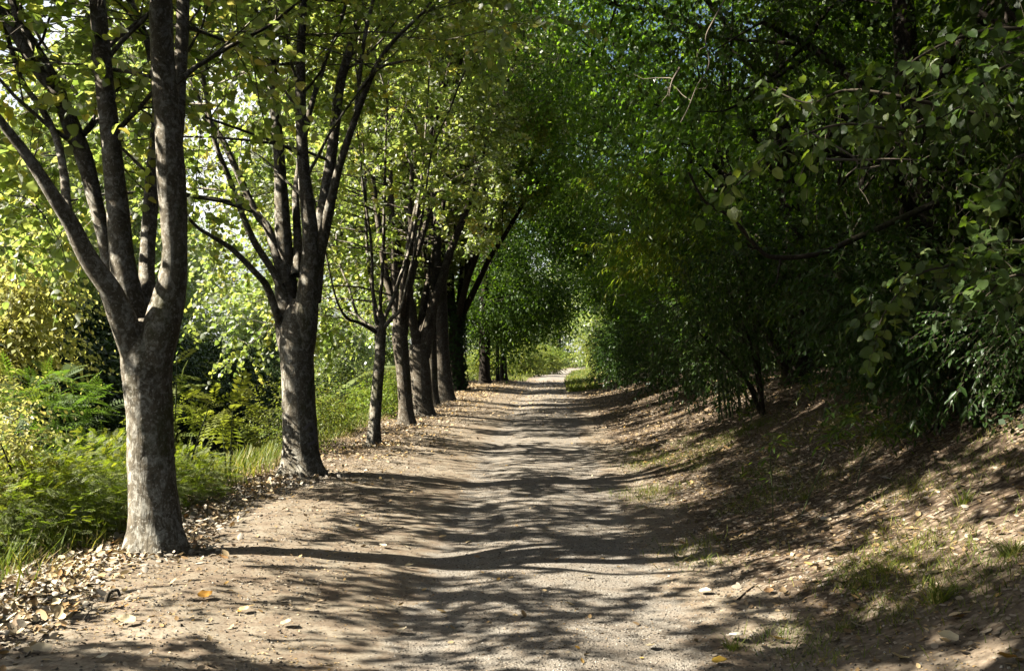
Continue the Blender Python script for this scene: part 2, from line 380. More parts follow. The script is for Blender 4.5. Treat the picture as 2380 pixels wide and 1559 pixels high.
# ------------------------------------------------------------------ the ground
def pathx(y): return np.interp(y, [-60, 0, 13, 26, 60, 80, 110, 200], [0, 0, .15, .6, 2.1, 3.7, 8.5, 40])
def bankh(y): return np.interp(y, [-20, 8, 15, 22, 30, 50, 62, 75], [1.3, 1.25, 1.0, .85, .68, .5, .25, .1])
def height(x, y, rough=True):
    x = np.asarray(x, float); y = np.asarray(y, float); s = x - pathx(y)
    hump = .12 * sstep(-.5, -2.3, s) * (1 - sstep(48, 60, y))
    edge = 3.25 + .3 * noise2(y * .5, y * 0, 3) + np.maximum(0, y - 42) * .3
    drop = -2.5 * sstep(0, 5.2, -s - edge) * (1 - sstep(75, 130, y))
    opp = 2.0 * sstep(15, 19.5, -s - np.maximum(0, y - 42) * .3) * (1 - sstep(75, 130, y))
    t = np.maximum(0, (s - 1.25) / 2.9); H = bankh(y)
    bank = H * np.where(t < 1, t ** 1.5, 1 + .7 * (1 - np.exp(-(t - 1) * 1.2)))
    z = hump + drop + opp + bank
    z = z + .03 * sstep(.7, 1.6, np.abs(s)) * fbm(x, y, .6, 2, 5) - .03 * np.exp(-((s + .55) / .35) ** 2) - .02 * np.exp(-((s - .75) / .35) ** 2)
    if rough:
        k = .3 + .5 * sstep(.8, 1.8, np.abs(s)); near = 1 / (1 + np.maximum(0, y - 10) / 14)
        z = z + .03 * k * near * fbm(x, y, 3.1, 4, 11) * sstep(-8, -6.5, s) 
    return z
def gz(x, y): return float(height(np.array([x]), np.array([y]))[0])
def axis(segs):
    out = [segs[0][0]]
    for a, b, st in segs:
        n = max(1, int(round((b - a) / st))); out += list(a + (b - a) * (np.arange(n) + 1) / n)
    return np.array(out)
def attrs(me, x, y):
    s = x - pathx(y); far = sstep(50, 58, y)
    j = .25 * fbm(x, y, .8, 3, 21)
    g = np.exp(-((s - .15 + j) / .95) ** 4)
    lit = np.clip(sstep(1.15, 1.9, s + j) * (.92 - .42 * sstep(0, 1, (8.5 - y) / 4)) + .75 * sstep(-1.6, -2.4, s + j) * sstep(9, 16, y) + .9 * sstep(-2.6, -3.0, s + j) , 0, 1) * (1 - far)
    gr = np.maximum(sstep(-3.1, -3.8, s + j), far * sstep(1.0, 1.5, np.abs(s)))
    gr = np.maximum(gr, .36 * sstep(.1, .4, fbm(x, y, 1.3, 3, 33)) * sstep(1.1, 1.6, s) * (1 - sstep(9, 13, y)))
    gr = np.maximum(gr, sstep(38, 44, y) * sstep(1.0, 1.4, s) * (1 - sstep(2, 2.6, s)))
    for nm, v in (('gravel', g), ('litter', lit * (1 - .8 * g)), ('green', gr)):
        at_ = me.attributes.new(nm, 'FLOAT', 'POINT'); at_.data.foreach_set('value', v.astype(np.float32))
def sheet(name, xs, ys, fx, dz, mat, kind='structure'):
    X, Y = np.meshgrid(xs, ys); X = fx(X, Y)
    Z = height(X, Y) + dz
    mb = MB(); n = len(xs); i = np.arange(len(ys) - 1)[:, None] * n; j = np.arange(n - 1)[None]
    mb.add(np.stack([X, Y, Z], -1).reshape(-1, 3), np.stack([i + j, i + j + 1, i + n + j + 1, i + n + j], -1).reshape(-1, 4))
    o = mb.build(name, mat); attrs(o.data, X.ravel(), Y.ravel()); o['kind'] = kind
    return o
XS = axis([(-600, -60, 60), (-60, -24, 4), (-24, -5, .45), (-5, -3.6, .1), (-3.6, 4.4, .04), (4.4, 7, .15), (7, 24, 1.2), (24, 80, 7), (80, 600, 65)])
YS = axis([(-80, -10, 7), (-10, 2.5, .5), (2.5, 10, .04), (10, 18, .08), (18, 40, .22), (40, 100, 1.0), (100, 200, 10), (200, 1500, 130)])
sheet('ground', XS, YS, lambda X, Y: X, 0, SOIL)
ys = axis([(-10, 2.5, .5), (2.5, 10, .04), (10, 18, .08), (18, 40, .22), (40, 120, 1.0)])
def fxp(X, Y): return pathx(Y) + X * (1 + .16 * fbm(np.sign(X) * 3.1, Y, .9, 4, 9))
sheet('path', np.linspace(-1.15, 1.3, 64), ys, fxp, .004, SOIL)
mb = MB(); mb.add([(-60, -60, -2.05), (-5, -60, -2.05), (-12, 150, -2.05), (-90, 150, -2.05)], [(0, 1, 2, 3)])
mb.build('river', WATER)['kind'] = 'structure'

# ------------------------------------------------------------------ trees
def smooth_line(pts, k):
    """Catmull-Rom through the points"""
    p = np.asarray(pts, float); p = np.vstack([2 * p[0] - p[1], p, 2 * p[-1] - p[-2]]); out = []
    for i in range(1, len(p) - 2):
        for t in np.linspace(0, 1, k, endpoint=False):
            a, b, c, d = p[i - 1], p[i], p[i + 1], p[i + 2]
            out.append(.5 * (2 * b + (c - a) * t + (2 * a - 5 * b + 4 * c - d) * t * t + (3 * b - a - 3 * c + d) * t ** 3))
    out.append(p[-2]); return np.array(out)
def bark_jit(flare, zs, amp=.05, sd=0):
    def f(n, s):
        th = np.arange(s) * 2 * math.pi / s
        lob = 1 + .32 * np.cos(3 * th + sd) + .25 * np.cos(5 * th + 2 * sd)
        fl = flare * np.exp(-np.maximum(zs, 0) / .16)[:, None] * lob[None]
        lump = amp * np.array([[math.sin(2 * q + z * 2.1 + sd) + .7 * math.sin(3 * q - z * 3.7 + 2 * sd) for q in th] for z in zs])
        grain = .5 * amp * (rng.uniform(-1, 1, (n, s)))
        return 1 + fl + lump * .6 + grain
    return f
def trunk_mesh(root, pts, rad, sides, mat, flare=.35, amp=.04, k=6, name='trunk'):
    P = smooth_line(np.column_stack([pts, rad]), k)
    if len(P) < 60: pass
    mb = MB(); z = P[:, 2] - P[0, 2]
    mb.tube(P[:, :3], P[:, 3], sides, jit=bark_jit(flare, z - .05, amp, rng.uniform(0, 6)))
    return mb.build(name, mat, root)

def trace(pts, d0, d1, o):
    """(u, v, width) picture traces at depths d0..d1 -> local points and radii"""
    n = len(pts); ds = np.linspace(d0, d1, n)
    P = np.array([W(u, v, d) - o for (u, v, w), d in zip(pts, ds)])
    r = np.array([w / 2 / FOC * d for (u, v, w), d in zip(pts, ds)])
    return P, r
def extend(P, r, ztop, o, wob=.1):
    d = nrm(P[-1] - P[-2]); d = nrm(d + np.array([0, 0, .6]))
    z = P[-1][2]
    if z > ztop: return P, r
    L = (ztop - z) / max(.45, d[2]); n = max(2, int(L / .6))
    E_ = wander(P[-1], d, L, n, wob, .03)[1:]
    return np.vstack([P, E_]), np.concatenate([r, np.linspace(r[-1] * .92, max(.012, r[-1] * .15), n)])

def cull_view_sun(wp, gaps=True):
    """clear the air under the crowns: over the path below head height, before the near trunks, and on sun rays to shape the light"""
    x, y, z = wp[:, 0], wp[:, 1], wp[:, 2]
    px = pathx(y)
    rise = z - TANEL * (-3.1 - x)          # height above the sun line that grazes the first trunk
    near1 = np.abs(y - .14 * (x + 2.8) - 7.34) < .45
    u01 = rng.uniform(0, 1, len(x))
    lit = (rise < np.where(near1, 2.3, np.interp(y, [4.2, 5.6, 6.4, 8.6, 10.4, 11.5], [-.5, .2, 1.3, 1.3, .9, -1])))  # leaves cut away so sun reaches the first trunk and the bushes
    lit &= (x < -3.0) & (y > 4.2) & (y < 11.5) & (u01 > .08)
    xg = x + z / TANEL; sg = xg - px                  # clumped crown gaps cut along sun rays to shape the dapples below
    f = np.interp(y, [0, 4.6, 6.5, 8, 14, 20, 30, 45, 52], [.5, .5, .25, .20, .22, .12, .03, .02, .3])
    f = np.where(sg > 3.5, np.where(y > 16, .15, .02), f); f = np.where((sg > 1.3) & (sg < 3.4) & (y > 8.5) & (y < 22), .48, f); f = np.where((sg > 1.0) & (y <= 8.5), .16, f); f = np.where((sg < -.7) & (y < 5.6), .12, f)
    thr = np.interp(f, [.02, .05, .1, .2, .3, .4, .5], [.6, .42, .30, .20, .13, .065, 0])
    gap = (fbm(xg + 20, y * 1.25, .95, 3, 81) > thr) & (sg > -2.6) & (rng.uniform(0, 1, len(x)) > .10)
    lit = lit | (gap & gaps)
    return lit | ((x > px - 2.45) & (x < px + 1.6) & (z < 3.1) & (y < 60)) | ((y < 7.2) & (x > -4.6) & (x < 1.2) & (z < 1.75 + .36 * y)) | ((np.abs(x / np.maximum(y, .1)) < .55) & (y < 4.0) & (y > 0) & (z < 3.4))

def lime_crown(root, limbs, o, leaves, size, shape, dens=1.0, low=5, lowL=(2.6, 4.2), mat=LIME, spray_n=11, sub=(.9, 2.0), stem=True, side=-1, bark=BARK, lsides=8, q=1.0, lowt=(.12, .6), top=2.2):
    """limbs with their branches, one mesh each, and the leafy twigs, drooping low on the river side"""
    S2, S3 = [], []
    for i, pl in enumerate(limbs):
        sec = ramify([pl], 2.4 * dens, sub, .25, (.5, 1.05), .05, .32, .12, 5, rmax=.022)
        sec += ramify([pl], top, sub, .55, (.5, 1.1), .02, .32, .12, 5, rmax=.02)  # extra crown-top branches, added so the right-hand wood falls in shade
        for k in range(int(rng.poisson(low / len(limbs)))):
            p, d, r = at(pl, rng.uniform(*lowt)); az = rng.uniform(-1.15, 1.15) + (math.pi if side < 0 else 0)
            pts = wander(p, np.array([math.cos(az), math.sin(az), .30]), rng.uniform(*lowL), 9, .07, -.085)
            sec.append((pts, np.linspace(min(.02, r * .5), .005, len(pts))))
        ter = ramify(sec, 3.1 * dens, (.5, 1.15), .2, (.5, 1.1), -.02, .55, .15, 4)
        mb = MB(); zz = pl[0][:, 2]; mb.tube(pl[0], pl[1], lsides, jit=bark_jit(0, zz, .035, rng.uniform(0, 6)))
        for pts, r in sec:
            if cull_view_sun(pts + o, False).mean() < .3: mb.tube(pts, np.maximum(r, .006), 5)
        for pts, r in ter:
            if not cull_view_sun(pts + o, False).any(): mb.tube(pts, np.maximum(r, .004), 3)
        mb.build('limb', bark, root); S2 += sec; S3 += ter
    cm = MB(); kw = dict(droop=.35, ldroop=.55, flat=.6, flip=.42, cull=cull_view_sun, origin=o, twig=.003 if stem else None)
    spray_on(cm, S3, leaves * 2.6 * q, (.35, .65), spray_n, size, shape, **kw)
    spray_on(cm, S2, leaves * 1.3 * q, (.4, .7), spray_n, size, shape, tmin=.35, **kw)
    spray_on(cm, limbs, leaves * 1.4 * q, (.4, .8), spray_n, size, shape, tmin=.6, **kw)
    cm.build('crown', [mat, TWIG], root)
    print('CROWN', root.name, sum(len(f) for f in cm.f))

def root_at(d, u, name, label, cat, group):
    x = (u - 1190) / FOC * d; z = gz(x, d)
    return empty(name, (x, d, z - .04), label, cat, group), np.array([x, d, z - .04])
ROW = 'lime trees in a row along the left of the path'

def traced_tree(name, label, d, u, trunk, limbs, sides, mat, crown, flare=.35, group=ROW, ztop=12.5, lsides=10):
    root, o = root_at(d, u, name, label, 'tree', group)
    P, r = trace(trunk, d, d, o); P[0] = (0, 0, 0)
    T = trunk_mesh(root, P, r, sides, mat, flare, .035, 8)
    ll = []
    for tr, dd in limbs:
        d0_, d1_ = dd if isinstance(dd, tuple) else (0, dd)
        lp, lr = trace(tr, d + d0_, d + d1_, o)
        if tr[-1][2] * d / 7.34 > 9: lp, lr = extend(lp, lr, ztop - rng.uniform(0, 1.5), o)
        Q = smooth_line(np.column_stack([lp, lr]), 4); ll.append((Q[:, :3], np.maximum(Q[:, 3], .006)))
    lime_crown(root, ll, o, bark=mat, lsides=lsides, **crown)
    return root, o, T

# first tree of the row
traced_tree('lime_tree', 'big lime tree nearest the camera with five thick rising limbs and one sunlit trunk side', 7.34, 365,
    [(365, 1285, 118), (361, 1200, 110), (352, 1080, 104), (349, 980, 102), (343, 900, 106), (340, 845, 112), (338, 805, 104), (337, 770, 74), (336, 740, 30)],
    [([(325, 880, 50), (306, 800, 62), (283, 735, 60), (255, 672, 50), (205, 600, 44), (165, 520, 38), (130, 465, 33), (65, 365, 26), (0, 280, 21), (-60, 190, 19)], -.7),
     ([(170, 530, 24), (155, 480, 23), (150, 415, 20), (132, 325, 17), (95, 250, 15), (50, 185, 12)], (-.3, .5)),
     ([(322, 860, 44), (292, 760, 50), (268, 690, 40), (257, 635, 35), (245, 565, 33), (220, 460, 34), (195, 365, 40), (165, 305, 34), (135, 225, 29), (85, 160, 28), (40, 85, 27), (0, 15, 26), (-30, -40, 24)], .6),
     ([(205, 390, 30), (190, 330, 26), (155, 250, 25), (120, 175, 25), (75, 100, 23), (45, 50, 21), (20, -20, 18)], (.3, 1.0)),
     ([(335, 880, 66), (318, 790, 74), (300, 705, 66), (283, 600, 56), (275, 500, 51), (265, 400, 47), (255, 300, 45), (243, 200, 43), (235, 100, 40), (226, 0, 37), (218, -90, 34)], .35),
     ([(345, 850, 50), (344, 770, 50), (342, 690, 42), (342, 600, 35), (350, 475, 34), (357, 375, 30), (365, 250, 22), (350, 125, 18), (320, 40, 16), (300, -10, 15)], 1.3),
     ([(350, 900, 78), (361, 820, 88), (380, 745, 84), (397, 675, 72), (406, 600, 58), (403, 500, 60), (397, 400, 64), (391, 300, 58), (381, 175, 54), (375, 60, 53), (374, -60, 50)], -.25),
     ([(398, 420, 34), (412, 300, 32), (418, 180, 31), (424, 70, 30), (428, -50, 28)], (-.12, .3)),
     ([(430, 62, 9), (470, 75, 8), (520, 95, 8), (560, 120, 7), (600, 150, 6)], (.22, .9)),
     ([(262, 162, 9), (300, 168, 9), (348, 178, 8)], (.3, .2))],
    40, BARK, dict(leaves=1.35, size=.088, shape=HEART, dens=1.15, low=16, lowL=(3.0, 4.8), sub=(1.1, 2.5)))

# second tree, with the painted mark
r2, o2, trunk2 = traced_tree('lime_tree', 'lime tree with a white painted mark on its trunk, many limbs fanning up', 11.9, 703,
    [(703, 1108, 92), (700, 1060, 82), (698, 1000, 79), (692, 880, 74), (688, 800, 76), (688, 760, 74), (690, 725, 56), (692, 695, 24)],
    [([(676, 840, 44), (668, 765, 54), (666, 690, 54), (660, 575, 42), (655, 475, 34), (648, 350, 26), (637, 225, 25), (630, 125, 22), (625, 25, 20), (622, -40, 18)], .4),
     ([(700, 850, 50), (706, 770, 60), (715, 690, 54), (720, 640, 48), (722, 550, 39), (711, 450, 33), (703, 350, 27), (698, 200, 24), (700, 100, 21), (705, 0, 20), (712, -60, 18)], -.3),
     ([(725, 700, 44), (735, 600, 40), (750, 500, 33), (765, 400, 28), (778, 300, 25), (790, 200, 22), (810, 125, 19), (832, 50, 17), (850, -10, 15)], .7),
     ([(715, 680, 34), (745, 575, 28), (762, 500, 24), (785, 400, 19), (810, 320, 17), (835, 250, 15), (862, 180, 14), (895, 120, 11), (935, 75, 9), (1000, 8, 7)], -.8),
     ([(828, 270, 12), (832, 215, 11), (842, 125, 10), (855, 50, 9), (868, 0, 8)], (-.4, .2)),
     ([(665, 660, 30), (640, 585, 22), (622, 530, 19), (595, 495, 18), (560, 420, 16), (520, 330, 14), (480, 270, 12), (440, 180, 9), (420, 130, 8)], .6),
     ([(660, 690, 26), (640, 640, 18), (615, 600, 17), (590, 560, 16), (560, 490, 14), (535, 420, 13), (500, 330, 11), (480, 225, 10), (465, 150, 9), (440, 105, 8)], -.5),
     ([(655, 760, 24), (642, 725, 19), (620, 665, 17), (595, 635, 15), (540, 580, 13), (490, 548, 10), (450, 520, 8)], -.9),
     ([(690, 640, 28), (692, 560, 20), (688, 480, 18), (690, 420, 15), (720, 260, 13), (748, 170, 11), (760, 130, 9), (790, 60, 8)], 1.2),
     ([(830, 215, 8), (880, 160, 8), (930, 145, 6), (960, 140, 5)], (-.5, -.9))],
    36, BARK, dict(leaves=1.3, size=.088, shape=HEART, dens=1.05, low=22, sub=(1.1, 2.5)), lsides=9)
# painted figure on the trunk: a hooked stroke, following the bark
def painted_mark():
    strokes = [[(709, 999), (712, 991), (719, 985), (726, 984), (730, 990), (730, 1002), (727, 1007), (717, 1008)], [(729, 1006), (732, 1014), (732, 1024), (727, 1029), (715, 1033)]]
    mb = MB(); import bmesh
    dg = bpy.context.evaluated_depsgraph_get(); dg.update(); tr = trunk2
    inv = np.array([0, 0, EYE]) - o2
    for s in strokes:
        P = smooth_line(np.array([(u, v, 0) for u, v in s], float), 6)
        t = nrm(np.gradient(P, axis=0)); nn = np.stack([-t[:, 1], t[:, 0], t[:, 2]], 1)
        rows = []
        for i, p in enumerate(P):
            w = 3.1 * (1 + .25 * math.sin(i * 1.7)); row = []
            for q in (-1, -.33, .33, 1):
                c = p + nn[i] * w * q
                d = W(c[0], c[1], 11.9) - np.array([0, 0, EYE]); d = d / np.linalg.norm(d)
                ok, loc, no, _ = tr.ray_cast(Vector(inv), Vector(d))
                row.append(np.array(loc) + np.array(no) * .004 if ok else None)
            if all(q is not None for q in row): rows.append(row)
        if len(rows) < 2: continue
        v = np.array(rows).reshape(-1, 3); n = len(rows)
        f = [(i * 4 + j, i * 4 + j + 1, i * 4 + 5 + j, i * 4 + 4 + j) for i in range(n - 1) for j in range(3)]
        mb.add(v, f)
    if mb.n:
        m = mb.build('painted_mark', PAINT); m.parent = trunk2; m['label'] = 'white hooked paint stroke'
painted_mark()

# third tree: thin trunk, fan of straight shoots
traced_tree('young_lime_tree', 'thin leaning lime trunk with a fan of pale straight shoots', 15.8, 868,
    [(868, 1034, 32), (870, 990, 28), (877, 900, 27), (883, 820, 25), (884, 770, 26), (884, 745, 24), (884, 725, 14)],
    [([(883, 770, 18), (880, 740, 12), (873, 715, 11), (855, 600, 9), (850, 480, 8), (848, 390, 6), (840, 300, 5)], .3),
     ([(884, 760, 16), (883, 725, 10), (890, 600, 9), (893, 500, 8), (895, 420, 7), (897, 320, 5)], -.3),
     ([(886, 760, 16), (895, 735, 11), (915, 690, 10), (935, 630, 9), (955, 570, 9), (968, 500, 8), (975, 450, 6), (985, 360, 5)], .7),
     ([(888, 765, 13), (912, 738, 9), (930, 720, 8), (945, 665, 8), (965, 580, 7), (980, 510, 6), (990, 440, 5)], -.7),
     ([(880, 770, 13), (858, 755, 8), (830, 730, 7), (810, 665, 6), (785, 600, 5), (782, 540, 4)], .6),
     ([(882, 765, 13), (872, 735, 9), (866, 665, 9), (862, 560, 7), (845, 440, 6), (836, 350, 5)], -.6),
     ([(880, 775, 12), (840, 752, 8), (805, 738, 7), (780, 690, 5)], -1.0)],
    20, BARK, dict(leaves=1.7, size=.09, shape=HEART, dens=1.1, low=20, sub=(.6, 1.4)), flare=.3, ztop=10.5, lsides=6)

# the rest of the row
def row_tree(name, label, d, u, trunk, forks, mat, ztop, nlimb=5, seed=0, leaf=.11, dens=.85, low=26, shape=RH, flare=.3, lv=3.6, leafmat=LIME_FAR):
    root, o = root_at(d, u, name, label, 'tree', ROW)
    P, r = trace(trunk, d, d, o); P[0] = (0, 0, 0)
    trunk_mesh(root, P, r, 18, mat, flare, .04, 4); ll = []
    for tr, dd in forks:
        lp, lr = trace(tr, d, d + dd, o); ll.append(extend(lp, lr, ztop - rng.uniform(0, 2), o))
    top = P[-1]; rt = r[-1]
    for k in range(nlimb):
        az = k * 2.4 + seed; dd = np.array([math.cos(az) * .34, math.sin(az) * .34, 1])
        zs = min(top[2] - .09 * k, 2.5 + .5 * k); st_ = np.array([np.interp(zs, P[:, 2], P[:, j]) for j in range(3)])
        L = (ztop - zs) * rng.uniform(.8, 1.05); pts = wander(st_, dd, L, 9, .07, .03)
        ll.append((pts, np.linspace(rt * .55, .015, len(pts))))
    lime_crown(root, ll, o, leaves=lv, size=leaf, shape=shape, dens=dens, low=low, mat=leafmat, stem=False, spray_n=9, bark=mat, lsides=7, sub=(1.6, 3.8) if d > 26 else (1.1, 2.5))
    return root, o
row_tree('lime_tree', 'slightly curved lime trunk, first one behind the thin fan-shaped lime', 20.1, 945,
    [(945, 990, 40), (943, 940, 34), (936, 850, 33), (930, 790, 36), (930, 750, 34)],
    [([(925, 790, 20), (916, 640, 17), (911, 520, 15), (908, 420, 12)], .4), ([(938, 780, 20), (950, 650, 16), (955, 560, 13), (952, 460, 11)], -.5)], BARK2, 12.5, 4, .5)
row_tree('lime_tree', 'stout lime trunk forking low into one thick leaning limb', 23.3, 980,
    [(981, 966, 60), (979, 930, 52), (976, 870, 50), (973, 825, 48), (972, 800, 40)],
    [([(985, 830, 30), (995, 775, 26), (1005, 715, 25), (1012, 640, 23), (1016, 540, 20), (1018, 420, 16)], .4), ([(965, 825, 14), (958, 760, 12), (955, 690, 11), (950, 560, 9)], -.5)], BARK2, 13, 4, 1.4)
row_tree('lime_tree', 'slim straight lime trunk between two stout ones', 27.5, 1007,
    [(1008, 944, 30), (1006, 900, 25), (1003, 800, 24), (1001, 680, 22), (1000, 560, 18)], [], BARK2, 13, 6, 2.2, leaf=.13, lv=5, low=34)
row_tree('lime_tree', 'tall dark trunk leaning slightly left ahead of the ivy-clad one', 29.9, 1034,
    [(1036, 935, 46), (1031, 880, 40), (1024, 800, 38), (1021, 660, 36), (1017, 520, 30)], [], BARK2, 13, 7, 3.0, leaf=.14, lv=6, low=44)
ri, oi = row_tree('lime_tree', 'far trunk sheathed in ivy, forking in two', 38.5, 1062,
    [(1066, 908, 40), (1062, 870, 34), (1059, 800, 33), (1062, 760, 32)],
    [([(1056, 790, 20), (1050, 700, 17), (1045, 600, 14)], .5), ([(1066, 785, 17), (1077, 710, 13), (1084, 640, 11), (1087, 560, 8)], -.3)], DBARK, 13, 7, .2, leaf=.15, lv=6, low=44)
mb = MB(); n = 1500; zz = rng.uniform(.05, 3.6, n); th = rng.uniform(0, 6.28, n); rr = .36 + .25 * np.exp(-zz / .2) + rng.uniform(-.03, .08, n)
xo = np.interp(zz, [0, 3.6], [0, -.08])
place(mb, RH, np.stack([xo + rr * np.cos(th), rr * np.sin(th), zz], 1), np.stack([np.cos(th) * .3, np.sin(th) * .3, -np.ones(n)], 1) + rng.normal(0, .3, (n, 3)), np.stack([np.cos(th), np.sin(th), np.full(n, .4)], 1) + rng.normal(0, .3, (n, 3)), rng.uniform(.09, .15, n), rng.uniform(0, 1, n))
mb.build('ivy', IVY, ri)
FARROW = [(46.6, 1127, .26, 'lime_tree', 'dark straight trunk at the far end of the leafy bank', [(0, 0, 4.2, 2.4, 2.4, 1.3, 1), (.4, .3, 6, 2.6, 2.6, 1.6, 1), (0, 0, 8.2, 2.2, 2.2, 1.6, .8), (-1.4, 0, 3.1, 1.5, 1.8, .9, .6), (1.6, -.6, 8.6, 2.2, 2.4, 1.6, .8), (.9, .2, 3.1, .9, 1.0, .6, .25)]),
    (50, 1157, .09, 'young_lime_tree', 'very thin dark trunk close beside the last trunk of the row', [(.2, 0, 3.6, 1.3, 1.3, .9, 1), (.1, .3, 5, 1.3, 1.3, 1.2, 1), (0, 0, 6.4, 1, 1, 1, .7)]),
    (51.5, 1171, .18, 'lime_tree', 'last dark trunk of the row, at the grass edge by the bend', [(.8, 0, 4.3, 2.3, 2.4, 1.3, 1), (1.2, .3, 6.2, 2.8, 2.6, 1.6, 1), (0, 0, 8.4, 2.4, 2.2, 1.6, .8), (1.9, -.3, 3.6, 1.5, 1.6, .8, .6), (3.0, .2, 7.4, 2.0, 2.2, 1.7, .9), (2.7, 0, 4.6, 1.3, 1.5, 1.2, .5), (-.6, .3, 3.0, .8, 1.0, .5, .2)])]
def far_row():
    for d, u, r, nm, lab, ee in FARROW:
        root, o = root_at(d, u, nm, lab, 'tree', ROW)
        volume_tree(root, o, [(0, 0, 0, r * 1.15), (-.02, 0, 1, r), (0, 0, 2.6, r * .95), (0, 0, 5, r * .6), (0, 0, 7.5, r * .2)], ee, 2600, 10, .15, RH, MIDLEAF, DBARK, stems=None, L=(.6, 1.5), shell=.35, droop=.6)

def free_lime(x, y, label, ztop=13, r=.19, leafy=3.8, low=26):
    z = gz(x, y) - .04; o = np.array([x, y, z]); root = empty('lime_tree', o, label, 'tree', ROW)
    trunk_mesh(root, [(0, 0, 0), (.02, .03, 1), (0, .05, 2), (.03, 0, 2.6)], [r * 1.2, r, r * .98, r], 24, BARK, .35, .04, 6)
    ll = []
    for k in range(6):
        az = k * 2.4; dd = np.array([math.cos(az) * .5, math.sin(az) * .5, 1])
        pts = wander((0, 0, 2.2 + .05 * k), dd, (ztop - 2.4), 10, .07, .03); ll.append((pts, np.linspace(r * .6, .015, len(pts))))
    lime_crown(root, ll, o, leaves=leafy, size=.11, shape=RH, dens=.9, low=low, stem=False, spray_n=9, sub=(1.2, 2.7), lowt=(.03, .5), lowL=(3.0, 5.2))
free_lime(-2.75, 2.9, 'lime tree standing beside the photographer, only its overhanging leaves in view')
free_lime(-2.8, -2.2, 'lime tree behind the photographer shading the near end of the path')

def volume_tree(root, o, trunk, ells, nspray, n, size, shape, mat, bark, L=(.35, .7), droop=.35, ldroop=.5, stems=.003, shell=.5, subs=5, cull=None, tr_sides=12, crown_name='crown', trunk_name='trunk', flare=.3, flat=.55, up=1.0):
    """a plant whose foliage fills the given ellipsoids (cx,cy,cz, rx,ry,rz, weight)"""
    tp, trd = np.array([p[:3] for p in trunk], float), np.array([p[3] for p in trunk])
    trunk_mesh(root, tp, trd, tr_sides, bark, flare, .05, 4, trunk_name)
    cm = MB(); tot = sum(e[6] for e in ells)
    lo = tp[min(len(tp) - 1, len(tp) // 2)]
    for e in ells:
        c = np.array(e[:3]); rad = np.array(e[3:6])
        i = int(np.clip(np.argmin(np.abs(tp[:, 2] - (c[2] - rad[2] * .7 - .4 * np.linalg.norm(c[:2] - tp[-1][:2])))), 0, len(tp) - 1))
        s = tp[i]; mid = (s + c) / 2 + np.array([0, 0, .12 * np.linalg.norm(c - s)]) + rng.normal(0, .1, 3)
        Q = smooth_line(np.array([s, mid, c]), 6); r0 = max(.012, trd[i] * .5)
        br = MB(); rr = np.linspace(r0, r0 * .35, len(Q)); br.tube(Q, rr, 6)
        for _ in range(subs):
            a_ = Q[int(rng.integers(len(Q) // 2, len(Q)))]; q = nrm(rng.normal(0, 1, 3)); b_ = c + q * rad * .85
            M = smooth_line(np.array([a_, (a_ + b_) / 2 + rng.normal(0, .12, 3) * rad.mean(), b_]), 4); br.tube(M, np.linspace(r0 * .4, .004, len(M)), 4)
        br.build('limb', bark, root)
        k = int(nspray * e[6] / tot)
        q = nrm(rng.normal(0, 1, (k, 3))); rho = rng.uniform(0, 1, (k, 1)) ** shell
        lump = 1 + .22 * np.sin(q[:, 0:1] * 5 + e[0]) * np.cos(q[:, 1:2] * 6 + e[2]) + rng.normal(0, .07, (k, 1))
        st = c + q * rad * rho * lump
        di = q * .8 + rng.normal(0, .55, (k, 3)) + np.array([0, 0, -.1])
        sf = rng.uniform(.75, 1.45); shp = shape if rng.uniform() < .6 else {id(RH): RHN, id(OVAL): HEART, id(LANCE): OVAL}.get(id(shape), shape)
        sprays(cm, st, di, rng.uniform(L[0], L[1], k) * sf, n, size * sf, shp, droop=droop, ldroop=ldroop, twig=stems, cull=cull, origin=o, flat=flat, up=up)
    cm.build(crown_name, [mat, TWIG], root)

far_row()
# ---- woodland on the right bank
WOOD = 'woodland trees along the top of the right bank'
def bank_cull(wp):
    x, y, z = wp[:, 0], wp[:, 1], wp[:, 2]; px = pathx(y); s = x - px
    lim = np.interp(y, [0, 6, 12, 25, 45, 60], [4.6, 3.3, 2.8, 2.3, 1.9, 1.5])       # foliage face leaning out over the bank
    lim = lim + 2.2 * fbm(y * .9, z * .9, .55, 3, 61) + .25
    zz = np.interp(s - lim, [-4.5, -2.2, 0], [5.4, 4.3, 1.4]) + np.interp(y, [0, 8, 14], [1.0, .3, 0])
    hole = fbm(y + .7 * x, z - .4 * x, .62, 3, 71) > np.interp(z, [0, 5, 8], [.02, .10, .45])
    return hole | ((s < lim) & (z < zz)) | ((y < 3.2) & (s < 4.5)) | (z < height(x, y, False) + .15)
ELL_A = [(-1.6, 0, 5.3, 2.1, 2.3, 1.6, 1.2), (-3.4, .4, 6.9, 1.9, 2.2, 1.5, 1.0), (0, .2, 8.2, 2.4, 2.6, 1.9, 1.0), (-.9, 1.3, 3.0, 1.3, 1.5, 1.3, .8), (-1.7, -1.2, 3.7, 1.2, 1.5, 1.2, .8), (.4, -1, 2.4, 1.4, 1.6, 1.3, .6), (1.2, 1, 4.8, 1.7, 2, 2, .7), (-1.4, -.3, 1.7, .9, 1.6, .8, .5), (-2.2, .6, 9, 1.8, 1.9, 1.3, .7), (-4.6, -.4, 8.4, 1.8, 2.2, 1.3, .9), (-3.6, .8, 10.2, 2.2, 2.4, 1.2, .8), (-1, 0, 10.6, 2.4, 2.4, 1.3, .7)]
